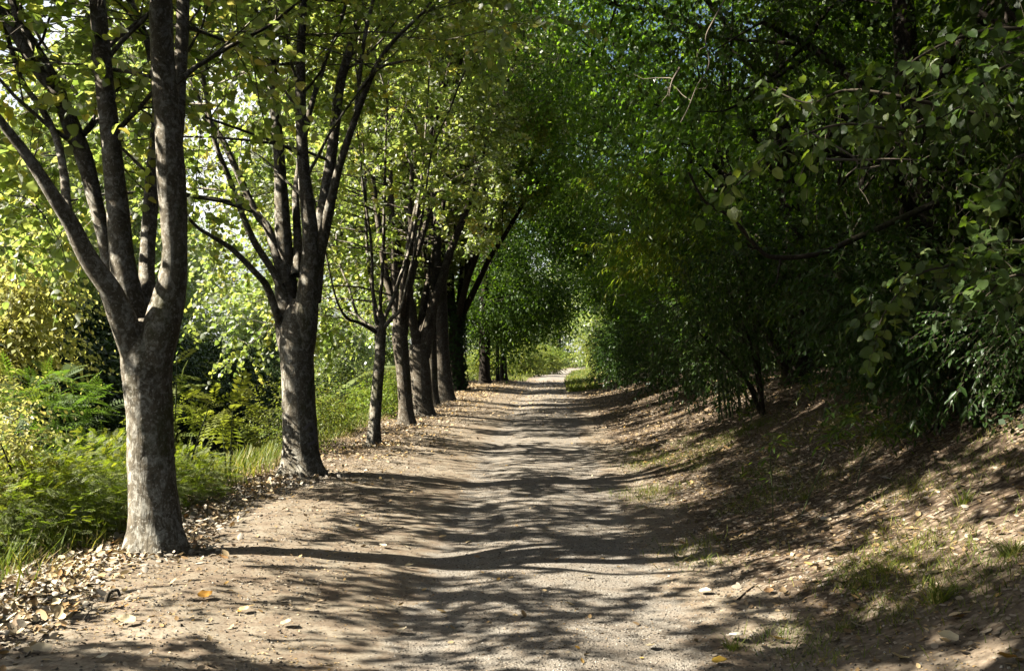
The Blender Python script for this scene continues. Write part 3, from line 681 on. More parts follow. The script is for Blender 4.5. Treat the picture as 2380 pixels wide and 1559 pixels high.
ELL_B = [(-1.9, .5, 4.7, 2.0, 2.0, 1.5, 1.1), (-3.0, -.8, 6.4, 2.1, 2.0, 1.4, 1.0), (-.3, 0, 7.7, 2.3, 2.7, 2.0, 1.0), (-1.3, -1.4, 2.8, 1.3, 1.4, 1.2, .8), (-.7, 1.5, 3.9, 1.4, 1.6, 1.5, .8), (.6, .4, 2.6, 1.4, 1.9, 1.5, .6), (1.2, -1, 5.2, 1.7, 2, 2, .7), (-1.2, .9, 1.5, .9, 1.3, .8, .5), (-4.4, .3, 7.6, 1.8, 2.2, 1.2, .9), (-5.0, -.5, 9.4, 1.9, 2.4, 1.2, .8), (-2.4, .4, 9.9, 2.3, 2.6, 1.3, .8), (0, .3, 10.4, 2.2, 2.5, 1.2, .6)]
TRK = [(0, 0, 0, .24), (.05, 0, 1.5, .2), (-.1, .1, 3.2, .17), (-.25, .05, 5.2, .12), (-.3, 0, 7.2, .06), (-.3, 0, 8.4, .03)]
def bank_tree(x, y, ells, label, nspray, n, size, shape, **kw):
    z = gz(x, y) - .08; o = np.array([x, y, z]); root = empty('woodland_tree', o, label, 'tree', WOOD)
    volume_tree(root, o, TRK, ells, nspray, n, size, shape, CANOPY if 16 < y < 40 else MIDLEAF if y > 40 else DARK, DBARK, cull=bank_cull, droop=.45, ldroop=.65, **kw)  # leaf tone chosen by distance, painting middle crowns sunlit and the others shaded
    return root
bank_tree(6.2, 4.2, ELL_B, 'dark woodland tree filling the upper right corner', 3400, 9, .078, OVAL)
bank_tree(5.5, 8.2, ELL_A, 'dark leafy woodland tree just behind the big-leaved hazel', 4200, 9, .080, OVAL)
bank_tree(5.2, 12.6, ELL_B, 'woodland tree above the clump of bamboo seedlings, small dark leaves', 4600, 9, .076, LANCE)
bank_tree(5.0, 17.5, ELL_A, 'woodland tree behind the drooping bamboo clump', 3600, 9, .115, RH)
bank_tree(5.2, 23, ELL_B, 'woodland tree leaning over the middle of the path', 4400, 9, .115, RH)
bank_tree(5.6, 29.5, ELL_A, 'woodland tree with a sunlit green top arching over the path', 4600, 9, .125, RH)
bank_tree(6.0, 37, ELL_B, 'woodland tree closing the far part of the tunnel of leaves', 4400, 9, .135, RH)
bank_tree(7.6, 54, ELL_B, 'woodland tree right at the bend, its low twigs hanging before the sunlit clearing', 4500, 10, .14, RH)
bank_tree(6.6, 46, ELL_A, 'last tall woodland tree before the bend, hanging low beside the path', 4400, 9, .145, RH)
def taller(x, y, label, seed):
    z = gz(x, y) - .1; o = np.array([x, y, z]); root = empty('woodland_tree', o, label, 'tree', 'taller trees deeper in the wood on the right')
    ee = [(rng.uniform(-1.8, 1.8), rng.uniform(-2.2, 2.2), zc, 2.3, 2.8, 1.9, 1) for zc in (1.6, 3, 4.6, 6, 7.6, 9.2, 10.8)]
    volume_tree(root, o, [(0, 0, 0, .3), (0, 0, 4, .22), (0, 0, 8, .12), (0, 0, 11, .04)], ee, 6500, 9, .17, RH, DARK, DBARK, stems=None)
    return root
k0 = taller(9.4, 10, 'tall tree deep in the wood behind the hazel', 1)
dup(k0, (9.8, 17, gz(9.8, 17)), 'tall tree deep in the wood behind the bamboo', (1, 1.2, 1.05), 1.9)
dup(k0, (9.6, 25, gz(9.6, 25)), 'tall tree deep in the wood behind the leaning middle trees', (1.1, 1, 1), 3.4)
dup(k0, (10.2, 34, gz(10.2, 34)), 'tall tree deep in the wood behind the far tunnel of leaves', (1, 1.1, 1.1), 4.6)
dup(k0, (10.5, 44, gz(10.5, 44)), 'tall tree deep in the wood near the bend', (1.1, 1.2, 1), .7)
dup(k0, (10.0, 3.5, gz(10, 3.5)), 'tall tree deep in the wood behind the upper right corner', (1, 1, 1), 5.3)
dup(k0, (8.0, 6.6, gz(8, 6.6)), 'tall tree close behind the hazel at the right picture edge', (.9, 1.1, 1), 4.1)
dup(k0, (12.5, 25, gz(12.5, 25)), 'tall tree far back in the wood behind the deep bamboo-side tree', (1.4, 1.5, 1.5), 2.9)
dup(k0, (12.2, 13, gz(12.2, 13)), 'tall tree far back in the wood behind the right-edge trees', (1.3, 1.5, 1.4), 1.0)
dup(k0, (14.5, 33, gz(14.5, 33)), 'tallest tree at the back of the wood, seen only through leaf gaps', (1.6, 1.7, 1.6), 3.9)
dup(k0, (7.5, -3.5, gz(7.5, -3.5)), 'unseen tall wood tree behind the photographer, added to cut sky light', (1.2, 1.2, 1.1), 2.3)  # out of view, added to block open sky behind the camera
dup(k0, (3.5, -9, gz(3.5, -9)), 'unseen tall tree by the path behind the photographer, added to cut sky light', (1.3, 1.3, 1.1), 1.3)  # also out of view, added to lower the sky fill from behind

# ---- shrubs at the foot of the wood
SHR = 'shrubs along the foot of the right-hand wood'
def shrub(x, y, label, size, leaf, shape, mat, nspray, n=9, name='shrub', group=SHR, L=(.2, .45), droop=.3, ldroop=.5, lean=-.3, up=1.0, cull=None, nst=5, stems=.0025):
    z = gz(x, y) - .05; o = np.array([x, y, z]); root = empty(name, o, label, 'shrub', group)
    sx, sy, sz = size
    ee = [(lean * sz * .5 * rng.uniform(.4, 1.2) + rng.uniform(-.3, .3) * sx, rng.uniform(-.45, .45) * sy, zc * sz, .55 * sx, .55 * sy, .3 * sz, 1) for zc in np.linspace(.28, .8, 5)]
    cm = MB(); tot = len(ee)
    for k in range(nst):
        e = ee[k % tot]; b = np.array([rng.uniform(-.1, .1), rng.uniform(-.15, .15), 0]); t_ = np.array(e[:3]) + rng.normal(0, .1, 3)
        Q = smooth_line(np.array([b, (b + t_) / 2 + np.array([.1, 0, .1]), t_]), 5); st_ = MB(); st_.tube(Q, np.linspace(.022, .006, len(Q)) * (sz / 2), 6); st_.build('stem', DBARK, root)
    for e in ee:
        k = nspray // tot; q = nrm(rng.normal(0, 1, (k, 3))); s0 = np.array(e[:3]) + q * np.array(e[3:6]) * rng.uniform(0, 1, (k, 1)) ** .45
        di = q * .9 + rng.normal(0, .4, (k, 3))
        ok = s0[:, 2] > .1
        sprays(cm, s0[ok], di[ok], rng.uniform(L[0], L[1], ok.sum()), n, leaf, shape, droop=droop, ldroop=ldroop, twig=stems, cull=cull, origin=o, flat=.4, up=up)
    cm.build('foliage', [mat, TWIG], root)
    return root
def shrub_cull(wp):
    x, y, z = wp[:, 0], wp[:, 1], wp[:, 2]
    return (z < height(x, y, False) + .08) | (x - pathx(y) < 1.75)
SC = dict(cull=shrub_cull)
shrub(3.75, 8.9, 'broad shrub with sunlit drooping pointed leaves above the bank', (1.5, 1.6, 1.7), .085, LANCE, LAUREL, 750, 9, **SC)
shrub(4.2, 7.3, 'small-leaved dark shrub on the bank below the hazel branches', (1.4, 1.5, 1.2), .042, OVAL, LAUREL, 1200, 12, L=(.2, .4), **SC)
shrub(5.2, 6.2, 'low dark shrub on the bank at the edge of the picture', (1.7, 1.6, 1.1), .045, OVAL, LAUREL, 1000, 12, L=(.2, .4), **SC)
shrub(4.3, 11.6, 'tall dark shrub behind the broad sunlit one', (1.5, 1.8, 2.2), .06, OVAL, LAUREL, 900, 9, **SC)
shrub(3.7, 14.6, 'shrub with pale shining leaves leaning toward the path', (1.4, 1.7, 3.0), .085, LANCE, LAUREL, 850, 9, lean=-.5, **SC)
shrub(4.1, 18.8, 'dark shrub under the bamboo clump', (1.5, 2.0, 2.3), .07, OVAL, LAUREL, 750, 9, **SC)
shrub(4.2, 23.5, 'dark bank shrub halfway along the path', (1.6, 2.6, 2.4), .10, RHN, LAUREL, 700, 9, stems=None, **SC)
shrub(4.5, 29.5, 'dark bank shrub further along, below the arching trees', (1.6, 2.8, 2.3), .11, RHN, LAUREL, 700, 9, stems=None, **SC)
shrub(4.2, 36, 'dark shrub at the shaded far end of the bank', (1.6, 3, 2.2), .12, RHN, LAUREL, 700, 9, stems=None, **SC)
shrub(4.6, 43, 'dark shrub beside the bend, its foot ragged with bare stems', (1.5, 3, 2.2), .12, RHN, LAUREL, 600, 9, stems=None, **SC)

# ---- bamboo drooping over the bank
def bamboo(x, y, label, culms, mat=BAMBOO):
    z = gz(x, y) - .05; o = np.array([x, y, z]); root = empty('bamboo_clump', o, label, 'bamboo')
    cm = MB()
    for k, (dx, dy, h, out) in enumerate(culms):
        Q = smooth_line(np.array([(dx * .2, dy * .2, 0), (dx * .25 - out * .12, dy * .4, h * .55), (dx * .3 - out * .5, dy * .8, h * .93), (dx * .3 - out, dy, h * .9)]), 6)
        m = MB(); m.tube(Q, np.linspace(.013, .003, len(Q)), 6); m.build('culm', GSTEM, root)
        st = Q[len(Q) // 2:]; idx = rng.integers(0, len(st), 60); s0 = st[idx] + rng.normal(0, .06, (60, 3))
        sprays(cm, s0, rng.normal(0, 1, (60, 3)) + np.array([-.4, 0, .1]), rng.uniform(.2, .5, 60), 8, .15, STRAP, droop=.6, ldroop=.7, twig=.0015, origin=o, flat=.5)
    cm.build('foliage', [mat, TWIG], root)
bamboo(3.6, 15.6, 'bamboo clump with narrow yellow-green leaves drooping over the bank', [(rng.normal(), rng.normal() * .9, rng.uniform(2.6, 4.0), rng.uniform(1.2, 2.1)) for _ in range(12)])

def grid_leaf(w, teeth=.06, nx=5, ny=10):
    v = []
    for y in np.linspace(0, 1, ny):
        ww = w * math.sin(math.pi * min(1, .10 + .90 * y) ** .85) ** .62
        if y == 1: ww = .01
        for x in np.linspace(-1, 1, nx):
            e = 1 + teeth * math.sin(y * 31 + 2 * x) * abs(x)
            v.append((x * ww * e, y, .16 * abs(x) * w - .14 * y * y + .018 * math.sin(y * 16) * abs(x)))
    f = [(i * nx + j, i * nx + j + 1, i * nx + nx + 1 + j, i * nx + nx + j) for i in range(ny - 1) for j in range(nx - 1)]
    return np.array(v, float), np.array(f)
HAZEL_LEAF = grid_leaf(.40)
# ---- hazel with big round leaves, branches reaching in from the right
def hazel():
    x, y = 3.5, 4.9; z = gz(x, y) - .05; o = np.array([x, y, z]); root = empty('hazel_bush', o, 'hazel with big round pale leaves reaching in from the picture edge', 'hazel')
    paths = [[(2440, 40, 5.0), (2300, 70, 5.0), (2150, 125, 4.9), (2060, 200, 4.8), (1990, 270, 4.8)],
             [(2450, 250, 5.1), (2280, 240, 5.0), (2120, 300, 4.8), (1950, 290, 4.6), (1800, 350, 4.5), (1690, 450, 4.4)],
             [(2450, 330, 4.6), (2380, 360, 4.6), (2330, 420, 4.5), (2290, 520, 4.4)],
             [(2460, 560, 5.2), (2330, 560, 5.1), (2230, 610, 5.0), (2130, 640, 4.9), (2060, 720, 4.8), (2030, 800, 4.8)],
             [(2460, 120, 4.7), (2360, 150, 4.7), (2290, 190, 4.6), (2230, 230, 4.5)],
             [(2440, 620, 4.4), (2360, 640, 4.4), (2290, 690, 4.4)], [(2200, 250, 5.0), (2000, 210, 5.1), (1880, 240, 5.2), (1780, 200, 5.3)]]
    base = np.array([0, 0, 0.]); cm = MB(); S, D, Ln = [], [], []
    for k in range(5):
        a = np.array([rng.uniform(-.15, .15), rng.uniform(-.15, .15), 0]); b = W(2480, 380 - 90 * k, 4.9) - o
        Q = smooth_line(np.array([a, (a + b) / 2 + np.array([.15, .05, 0]), b + np.array([.1 * k, 0, .2 * k])]), 6)
        m = MB(); m.tube(Q, np.linspace(.03, .012, len(Q)), 8); m.build('stem', DBARK, root)
    for p in paths:
        P = np.array([W(*q) - o for q in p]); P[0] = P[0] * .8 + (np.array([.2, .2, P[0][2] - .3])) * .2
        Q = smooth_line(P, 6); m = MB(); m.tube(Q, np.linspace(.011, .003, len(Q)), 6); m.build('branch', TWIG, root)
        for i in range(len(Q)):
            for _ in range(2):
                S.append(Q[i] + rng.normal(0, .03, 3)); D.append(nrm(np.gradient(Q, axis=0)[i]) * .5 + rng.normal(0, .8, 3)); Ln.append(rng.uniform(.10, .32))
    sprays(cm, np.array(S), np.array(D), np.array(Ln), 4, .066, HAZEL_LEAF, droop=.3, ldroop=.55, twig=.0016, origin=o, flat=.6)
    cm.build('foliage', [HAZEL, TWIG], root)
hazel()

# ------------------------------------------------------------------ across the river
OPP = 'big trees on the far bank of the river'
def river_tree(x, y, label, h, spread, nspray, leaf, mat=LIME_FAR, name='riverside_tree', group=OPP, low=.06):
    z = gz(x, y) - .15; o = np.array([x, y, z]); root = empty(name, o, label, 'tree', group)
    ee = []
    for zc in np.linspace(low * h + .6, h * .93, 8):
        w = spread * (1 - .55 * abs(zc / h - .45) / .55)
        for _ in range(2): ee.append((rng.uniform(-.45, .45) * w, rng.uniform(-.5, .5) * w, zc, w * .6, w * .62, h * .10, w))
    volume_tree(root, o, [(0, 0, 0, .035 * h * .7), (.1, 0, h * .3, .02 * h), (0, .1, h * .6, .012 * h), (0, 0, h * .9, .004 * h)], ee, nspray, 10, leaf, RH, mat, DBARK, L=(.5, 1.1), droop=.4, ldroop=.5, stems=None, subs=3)
    return root
ra = river_tree(-19, 21, 'broad pale-leaved tree across the river, left of the nearest trunk', 9.5, 4.0, 6000, .14)
rb = river_tree(-18.5, 30, 'tall tree across the river seen between the nearest limbs', 10.5, 4.4, 6000, .15)
RV = [(-20.5, 14, rb, 'tree across the river at the left edge of the picture', (1, 1, .95), 2.1), (-19.5, 39, ra, 'tree across the river seen between the first two trunks', (1.15, 1.1, 1.2), 1.2),
      (-19.5, 49, rb, 'tree across the river right behind the second trunk', (1.4, 1.4, 1.7), 3.7), (-20.5, 60, ra, 'tree across the river beside the thin fan-shaped lime', (1.3, 1.5, 1.15), 5.0),
      (-18.5, 72, rb, 'tree across the river closing the view behind the stout limes', (1.2, 1.2, .9), .6), (-16, 86, ra, 'farthest tree along the river, pale and hazy with leaves', (1.1, 1.2, .9), 2.8),
      (-31, 26, rb, 'taller tree standing back from the river behind the broad pale one', (1.8, 1.9, 2.0), 4.4), (-33, 44, ra, 'taller tree standing back from the river behind the middle ones', (1.9, 1.9, 2.2), .2), (-33, 9, ra, 'tall tree far back from the river at the left picture edge', (1.8, 1.8, 2.1), 3.3), (-28, 64, rb, 'taller tree far back from the river', (1.6, 1.7, 1.7), 1.5)]
for x, y, src, lab, s_, rz in RV: dup(src, (x, y, gz(x, y) - .15), lab, s_, rz)
river_tree(-7.7, 15.6, 'yellow-leaved maple at the water side left of the first tree', 5.9, 1.3, 1000, .085, YELLOW, 'maple_tree', None, .6)
def dark_thicket(x, y, lab, s=(1, 1, 1), rz=0): return dup(th0, (x, y, gz(x, y) - .1), lab, s, rz)
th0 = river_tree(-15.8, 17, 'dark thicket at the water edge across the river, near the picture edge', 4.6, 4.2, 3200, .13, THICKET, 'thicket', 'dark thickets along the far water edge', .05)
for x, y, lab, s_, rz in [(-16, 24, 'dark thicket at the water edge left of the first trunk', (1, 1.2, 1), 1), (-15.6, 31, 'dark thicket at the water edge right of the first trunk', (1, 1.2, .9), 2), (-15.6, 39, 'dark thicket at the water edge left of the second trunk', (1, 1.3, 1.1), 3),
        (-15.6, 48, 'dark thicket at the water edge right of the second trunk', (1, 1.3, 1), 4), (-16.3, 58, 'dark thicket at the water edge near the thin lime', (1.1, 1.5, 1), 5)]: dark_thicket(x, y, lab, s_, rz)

# ------------------------------------------------------------------ river-side plants on the near bank
def frond_shape(pairs=9, lw=.085, ll=.30):
    v, f = [], []
    def quad(p, d, w, L):
        d = d / np.linalg.norm(d); s = np.array([-d[1], d[0], 0]); i = len(v)
        v.extend([p, p + d * L * .45 + s * w, p + d * L + np.array([0, 0, -.04]), p + d * L * .45 - s * w]); f.append((i, i + 1, i + 2, i + 3))
    for k in range(pairs):
        y = .12 + .82 * k / (pairs - 1); p = np.array([0, y, -.22 * y * y]); sc_ = ll * math.sin(.5 + 2.1 * k / pairs) 
        for sx in (-1, 1): quad(p, np.array([sx, .45, 0.1]), lw * sc_ / ll * .45, sc_)
    quad(np.array([0, .94, -.19]), np.array([0, 1, 0]), lw * .4, ll * .7)
    i = len(v); v.extend([(-.012, 0, 0), (.012, 0, 0), (.005, 1, -.22), (-.005, 1, -.22)]); f.append((i, i + 1, i + 2, i + 3))
    return np.array(v, float), np.array(f)
FROND = frond_shape(); FROND2 = frond_shape(6, .17, .34)
def frond_bush(x, y, label, ells, nf, size, shape, mat, stems, name, group=None, cat='shrub', dome=True):
    z = gz(x, y) - .05; o = np.array([x, y, z]); root = empty(name, o, label, cat, group)
    for (dx, dy, h) in stems:
        Q = smooth_line(np.array([(dx * .25, dy * .25, 0), (dx * .6, dy * .6, h * .55), (dx, dy, h)]), 5); sm = MB(); sm.tube(Q, np.linspace(.014, .005, len(Q)), 5); sm.build('stem', GSTEM, root)
    cm = MB(); tot = sum(e[6] for e in ells)
    for e in ells:
        k = int(nf * e[6] / tot); q = nrm(rng.normal(0, 1, (k, 3)) + np.array([.2, -.3, .35])); c = np.array(e[:3]); rad = np.array(e[3:6])
        P = c + q * rad * rng.uniform(.55, 1.05, (k, 1)); d = q * np.array([1, 1, .5]) + rng.normal(0, .45, (k, 3)) + np.array([.1, -.1, -.05])
        n_ = np.array([0, 0, 1.0]) + q * .5 + rng.normal(0, .25, (k, 3))
        keep = P[:, 2] + z > height(P[:, 0] + x, P[:, 1] + y, False) - .05
        place(cm, shape, P, d, n_, size * rng.uniform(.6, 1.25, k), np.clip(.5 * rng.uniform(0, 1, k) + .5 * (P[:, 2] - c[2] + rad[2]) / (2 * rad[2]), 0, 1), 0, keep)
    cm.build('foliage', [mat], root); return root
frond_bush(-4.15, 7.9, 'wide mound of bright green feathery foliage left of the nearest trunk', [(.1, 0, .42, .95, 1.1, .55, 2), (-.7, -.7, .2, .9, 1.0, .5, 2), (.35, 1.0, .5, .8, 1.0, .55, 1.4), (-1.5, .3, .15, .9, 1.2, .5, 1), (-.3, -1.2, .1, .7, .8, .45, 1)], 17000, .105, FROND, FERNY, [(.3, .2, .7), (-.4, -.3, .8), (-1, .2, .9), (.1, .8, .9)], 'feathery_shrub')
frond_bush(-3.55, 10.6, 'feathery green shrub between the first two trunks', [(0, 0, .12, .6, .8, .42, 2), (-.7, .5, .0, .7, .9, .45, 1.5), (.2, -.8, .1, .5, .6, .3, 1)], 4500, .10, FROND, FERNY, [(.1, .2, .8), (-.4, .1, .9)], 'feathery_shrub')
frond_bush(-4.7, 9.6, 'young false acacia with layered fronds against the dark water, left of the first trunk', [(0, 0, 1.35, .75, .6, .42, 1.5), (-.3, .2, 1.0, .8, .6, .3, 1), (.35, -.1, 1.65, .35, .4, .25, .6)], 300, .27, FROND, ACACIA, [(.3, 0, 1.8), (-.4, .1, 1.3), (.1, .2, 1.5)], 'acacia_sapling', 'acacia saplings on the river side', 'sapling')
frond_bush(-3.55, 10.4, 'young false acacia with pale yellow-green fronds right of the first trunk', [(.0, 0, 1.25, .35, .4, .35, 1), (.1, 0, .9, .5, .5, .3, 1), (-.25, .1, .8, .4, .4, .3, .7)], 110, .24, FROND2, BUSH, [(.05, 0, 1.5), (.35, .1, 1.0), (-.2, .1, 1.1)], 'acacia_sapling', 'acacia saplings on the river side', 'sapling')
frond_bush(-3.25, 11.4, 'small acacia shoot drooping beside the dark gap left of the second trunk', [(0, 0, .75, .28, .3, .25, 1)], 55, .30, FROND2, BUSH, [(.05, 0, .9), (-.1, .1, .7)], 'acacia_sapling', 'acacia saplings on the river side', 'sapling')
def leafy_bush(x, y, label, size, mat, leaf, shape, nspray, name='shrub', group=None, n=9, up=1.0, L=(.2, .45), **kw):
    return shrub(x, y, label, size, leaf, shape, mat, nspray, n, name=name, group=group, L=L, droop=.2, ldroop=.3, lean=0, nst=6, up=up, stems=.002, **kw)
leafy_bush(-3.93, 7.8, 'golden-leaved shrub at the left picture edge', (.34, .4, 1.35), YELLOW, .05, OVAL, 300, 'golden_shrub')
leafy_bush(-3.3, 15.2, 'pinkish brown seeding shrub behind the second trunk', (.9, 1.3, 1.0), BUSH, .045, OVAL, 500, 'bank_shrub', 'small shrubs on the river slope')
leafy_bush(-3.5, 18.5, 'green shrub with dry seed heads left of the thin fan-shaped lime', (1.0, 1.6, .9), FERNY, .05, OVAL, 500, 'bank_shrub', 'small shrubs on the river slope')
leafy_bush(-3.3, 23.5, 'bright weedy shrub between the thin lime and the curved one', (1.1, 1.8, 1.0), FERNY, .06, RH, 500, 'bank_shrub', 'small shrubs on the river slope')
leafy_bush(-3.6, 29, 'low sunlit shrub behind the stout forked lime', (1.2, 2, 1.1), BUSH, .07, RH, 450, 'bank_shrub', 'small shrubs on the river slope')

# ------------------------------------------------------------------ clearing at the far end
FAR = 'bushes in the sunny clearing'
def far_bush(x, y, size, lab, mat, leaf=.13, n=700): return leafy_bush(x, y, lab, size, mat, leaf, RH, n, 'clearing_bush', FAR, 9, L=(.3, .6), )
far_bush(.9, 66, (2.4, 2.2, 2.3), 'rounded sunlit bush on the grass left of the bend', BUSH)
far_bush(-1.2, 63, (2.2, 2.2, 1.6), 'sunlit bush seen between the last two thick trunks', BUSH)
far_bush(-4.2, 60, (2.4, 2.4, 1.8), 'pale bush at the edge of the slope behind the ivy-clad trunk', FERNY)
far_bush(2.4, 72, (1.8, 1.8, 1.9), 'pale yellowish bush just left of the sunlit path', BUSH)
far_bush(7.4, 88, (3.0, 3.0, 3.0), 'bright yellow-green bush right of the sunlit path', BUSH)
far_bush(3.9, 106, (3.0, 3.0, 2.2), 'green bush where the path disappears', FERNY)
f0 = river_tree(-8, 100, 'background tree beyond the clearing, left of the bend', 11, 4.5, 2200, .24, LIME_FAR, 'background_tree', 'trees beyond the clearing')
for x, y, lab, s_, rz in [(1, 118, 'background tree beyond the clearing, over the rounded bush', (1, 1, .95), 1), (9, 101, 'background tree behind the bright bush, closing the far gap', (1.1, 1.1, 1.15), 4.4), (6, 126, 'background tree straight behind the sunlit path', (1.1, 1.1, 1.25), 2.2), (13, 112, 'background tree behind the yellow-green bush', (1.1, 1.1, 1.1), 3.1), (15, 84, 'background tree behind the end of the wood', (1.1, 1.1, 1.1), 4), (-16, 122, 'background tree far beyond the river', (1.6, 1.6, 1.6), 5), (22, 140, 'tall background tree at the far right of the clearing', (1.8, 1.8, 1.8), .5), (-2, 145, 'tallest background tree behind the clearing', (1.9, 1.9, 1.7), 1.7)]:
    dup(f0, (x, y, gz(x, y) - .1), lab, s_, rz)

# ------------------------------------------------------------------ ground cover
def scatter(n, xr, yr, dens):
    """points thinned by a density function of (x, y, s)"""
    X = rng.uniform(*xr, n); Y = yr[0] + (yr[1] - yr[0]) * rng.uniform(0, 1, n) ** 1.5
    k = rng.uniform(0, 1, n) < dens(X, Y, X - pathx(Y)); return X[k], Y[k]
def gnormal(x, y):
    e_ = .05; h0 = height(x, y); return nrm(np.stack([(h0 - height(x + e_, y)) / e_, (h0 - height(x, y + e_)) / e_, np.ones_like(x)], 1)), h0
def litter(name, n, xr, yr, dens, size, shape, mats, lift=.012):
    X, Y = scatter(n, xr, yr, dens); N, Z = gnormal(X, Y); k = len(X)
    mb = MB(); th = rng.uniform(0, 6.283, k); nn = N + rng.normal(0, .28, (k, 3))
    place(mb, shape, np.stack([X, Y, Z + rng.uniform(.25, 1, k) * lift], 1), np.stack([np.cos(th), np.sin(th), rng.normal(0, .18, k)], 1), nn * np.where(rng.uniform(0, 1, (k, 1)) < .5, 1, -1), size * rng.uniform(.35, 1.0, k) ** .8 * rng.choice([1, 1, 1, 1.55], k) * (1 + .02 * np.maximum(0, Y - 10)), rng.uniform(0, 1, k) ** np.where(X - pathx(Y) > 1, 1.7, .8))
    o = mb.build(name, mats); o['kind'] = 'stuff'; return o
def d_litter(x, y, s):
    p = fbm(x, y, 1.1, 3, 41)
    right = sstep(.95, 2.2, s) * (.30 + .55 * sstep(5.5, 9, y)) * (.8 + 1.3 * p)
    left = sstep(-2.5, -2.85, s) * (1 - sstep(-3.5, -4.0, s)) * (1.0 + .6 * p) + .75 * sstep(-1.2, -1.9, s) * sstep(10, 15, y) * (1 - sstep(-3.5, -4, s))
    mid = .02 + .05 * sstep(-.9, -1.6, s) + .16 * sstep(20, 30, y)
    return np.clip(np.maximum(np.maximum(right, left), mid), 0, 1) * (y < 56)
litter('fallen_leaves', 230000, (-4.2, 5.8), (3.0, 56), d_litter, .044, leaf_shape(.3, .35, .25, .2, .42, .6), DEAD)
def heap(name, n, fx, size, mats):
    X, Y = fx(n); N, Z = gnormal(X, Y); k = len(X); th = rng.uniform(0, 6.283, k); mb = MB()
    place(mb, leaf_shape(.33, .4, .3, .2, .42, .6), np.stack([X, Y, Z + rng.uniform(0, .05, k)], 1), np.stack([np.cos(th), np.sin(th), rng.normal(.1, .35, k)], 1), (N + rng.normal(0, .45, (k, 3))) * np.where(rng.uniform(0, 1, (k, 1)) < .5, 1, -1), size * rng.choice([.45, .7, .9, 1.1, 1.5], k) * rng.uniform(.8, 1.2, k), rng.uniform(0, 1, k))
    mb.build(name, mats)['kind'] = 'stuff'
def band(n):
    y = rng.uniform(4.3, 11.5, n); s_ = rng.normal(-2.95 - .12 * np.sin(y * 2.1), .19, n); return pathx(y) + s_, y
heap('fallen_leaves', 7500, band, .042, LIGHT)
def bases(n):
    tx = np.array([(-2.62, 7.34, .2), (-2.5, 11.9, .22), (-2.19, 15.8, .12), (-2.13, 20.1, .18), (-2.11, 23.3, .26), (-2.2, 27.5, .17), (-2.02, 29.9, .28)]); i = rng.integers(0, 7, n)
    r_ = tx[i, 2] + np.abs(rng.normal(0, .22, n)); a_ = rng.uniform(0, 6.28, n); return tx[i, 0] + r_ * np.cos(a_), tx[i, 1] + r_ * np.sin(a_)
heap('fallen_leaves', 2400, bases, .040, LIGHT)
def blades(name, X, Y, h, mat, w=.035, lean=.35):
    k = len(X); Z = height(X, Y); mb = MB(); th = rng.uniform(0, 6.283, k)
    d = np.stack([np.cos(th) * lean, np.sin(th) * lean, np.ones(k)], 1) + rng.normal(0, .15, (k, 3))
    sh = np.array([(-w, 0, 0), (w, 0, 0), (w * .7, .55, .04), (-w * .7, .55, .04), (0, 1, .22)], float)
    place(mb, (sh, np.array([(0, 1, 2, 3), (3, 2, 4, 4)])[:1]), np.stack([X, Y, Z - .01], 1), d, np.stack([np.cos(th), np.sin(th), np.full(k, .3)], 1), h, rng.uniform(0, 1, k))
    sh2 = (np.array([(-w * .7, .55, .04), (w * .7, .55, .04), (.004, 1, .22), (-.004, 1, .22)], float), np.array([(0, 1, 2, 3)]))
    place(mb, sh2, np.stack([X, Y, Z - .01], 1), d, np.stack([np.cos(th), np.sin(th), np.full(k, .3)], 1), h, rng.uniform(0, 1, k))
    return mb.build(name, mat)
X, Y = scatter(110000, (-9, -2.9), (4.5, 60), lambda x, y, s: sstep(-3.05, -3.6, s + .25 * noise2(y * 2, y * 0, 4)) * (.5 + .5 * sstep(.2, -.1, fbm(x, y, .8, 3, 51))) * (x > -9))
blades('grass', X, Y, rng.uniform(.08, .30, len(X)) * (1 + .012 * Y), GRASS, .024)['kind'] = 'stuff'
X, Y = scatter(16000, (-4.3, -2.7), (4.3, 30), lambda x, y, s: np.exp(-((s + 3.35) / .28) ** 2) * .6)
blades('dry_grass', X, Y, rng.uniform(.06, .22, len(X)), DRYGRASS, .02, .8)['kind'] = 'stuff'
def ground_hit(u, v):
    d = np.array([(u - 1190) / FOC, 1, -(v - 818) / FOC]); t = np.linspace(2.5, 60, 6000)
    P = np.array([0, 0, EYE]) + d * t[:, None]; below = P[:, 2] < height(P[:, 0], P[:, 1]); i = int(np.argmax(below)); return P[i]
PATCH = [(ground_hit(u, v), r) for u, v, r in ((1490, 1150, .32), (1920, 985, .55), (1740, 1000, .35), (1640, 1290, .25), (2200, 1130, .3), (2150, 1260, .3), (2320, 1330, .35), (1500, 940, .5), (1990, 1340, .2), (1800, 1480, .18), (2060, 1420, .2))]
def patches(x, y): return np.max([np.exp(-(((x - p[0]) / r) ** 2 + ((y - p[1]) / (r * 1.5)) ** 2)) for p, r in PATCH], axis=0)
X, Y = scatter(160000, (1.0, 5.5), (3.2, 18), lambda x, y, s: np.clip(1.1 * patches(x, y) * (.5 + 1.5 * fbm(x, y, 3, 2, 13)), 0, 1))
blades('bank_grass', X, Y, rng.uniform(.03, .12, len(X)), GRASS, .028, .8)['kind'] = 'stuff'
X, Y = scatter(120000, (1.0, 5.5), (3.2, 16), lambda x, y, s: sstep(.02, .28, fbm(x, y, 1.3, 3, 33)) * sstep(1.0, 1.8, s) * .75 + .03 * sstep(1.2, 2, s))
blades('verge_grass', X, Y, rng.uniform(.03, .11, len(X)), GRASS, .03, .7)['kind'] = 'stuff'
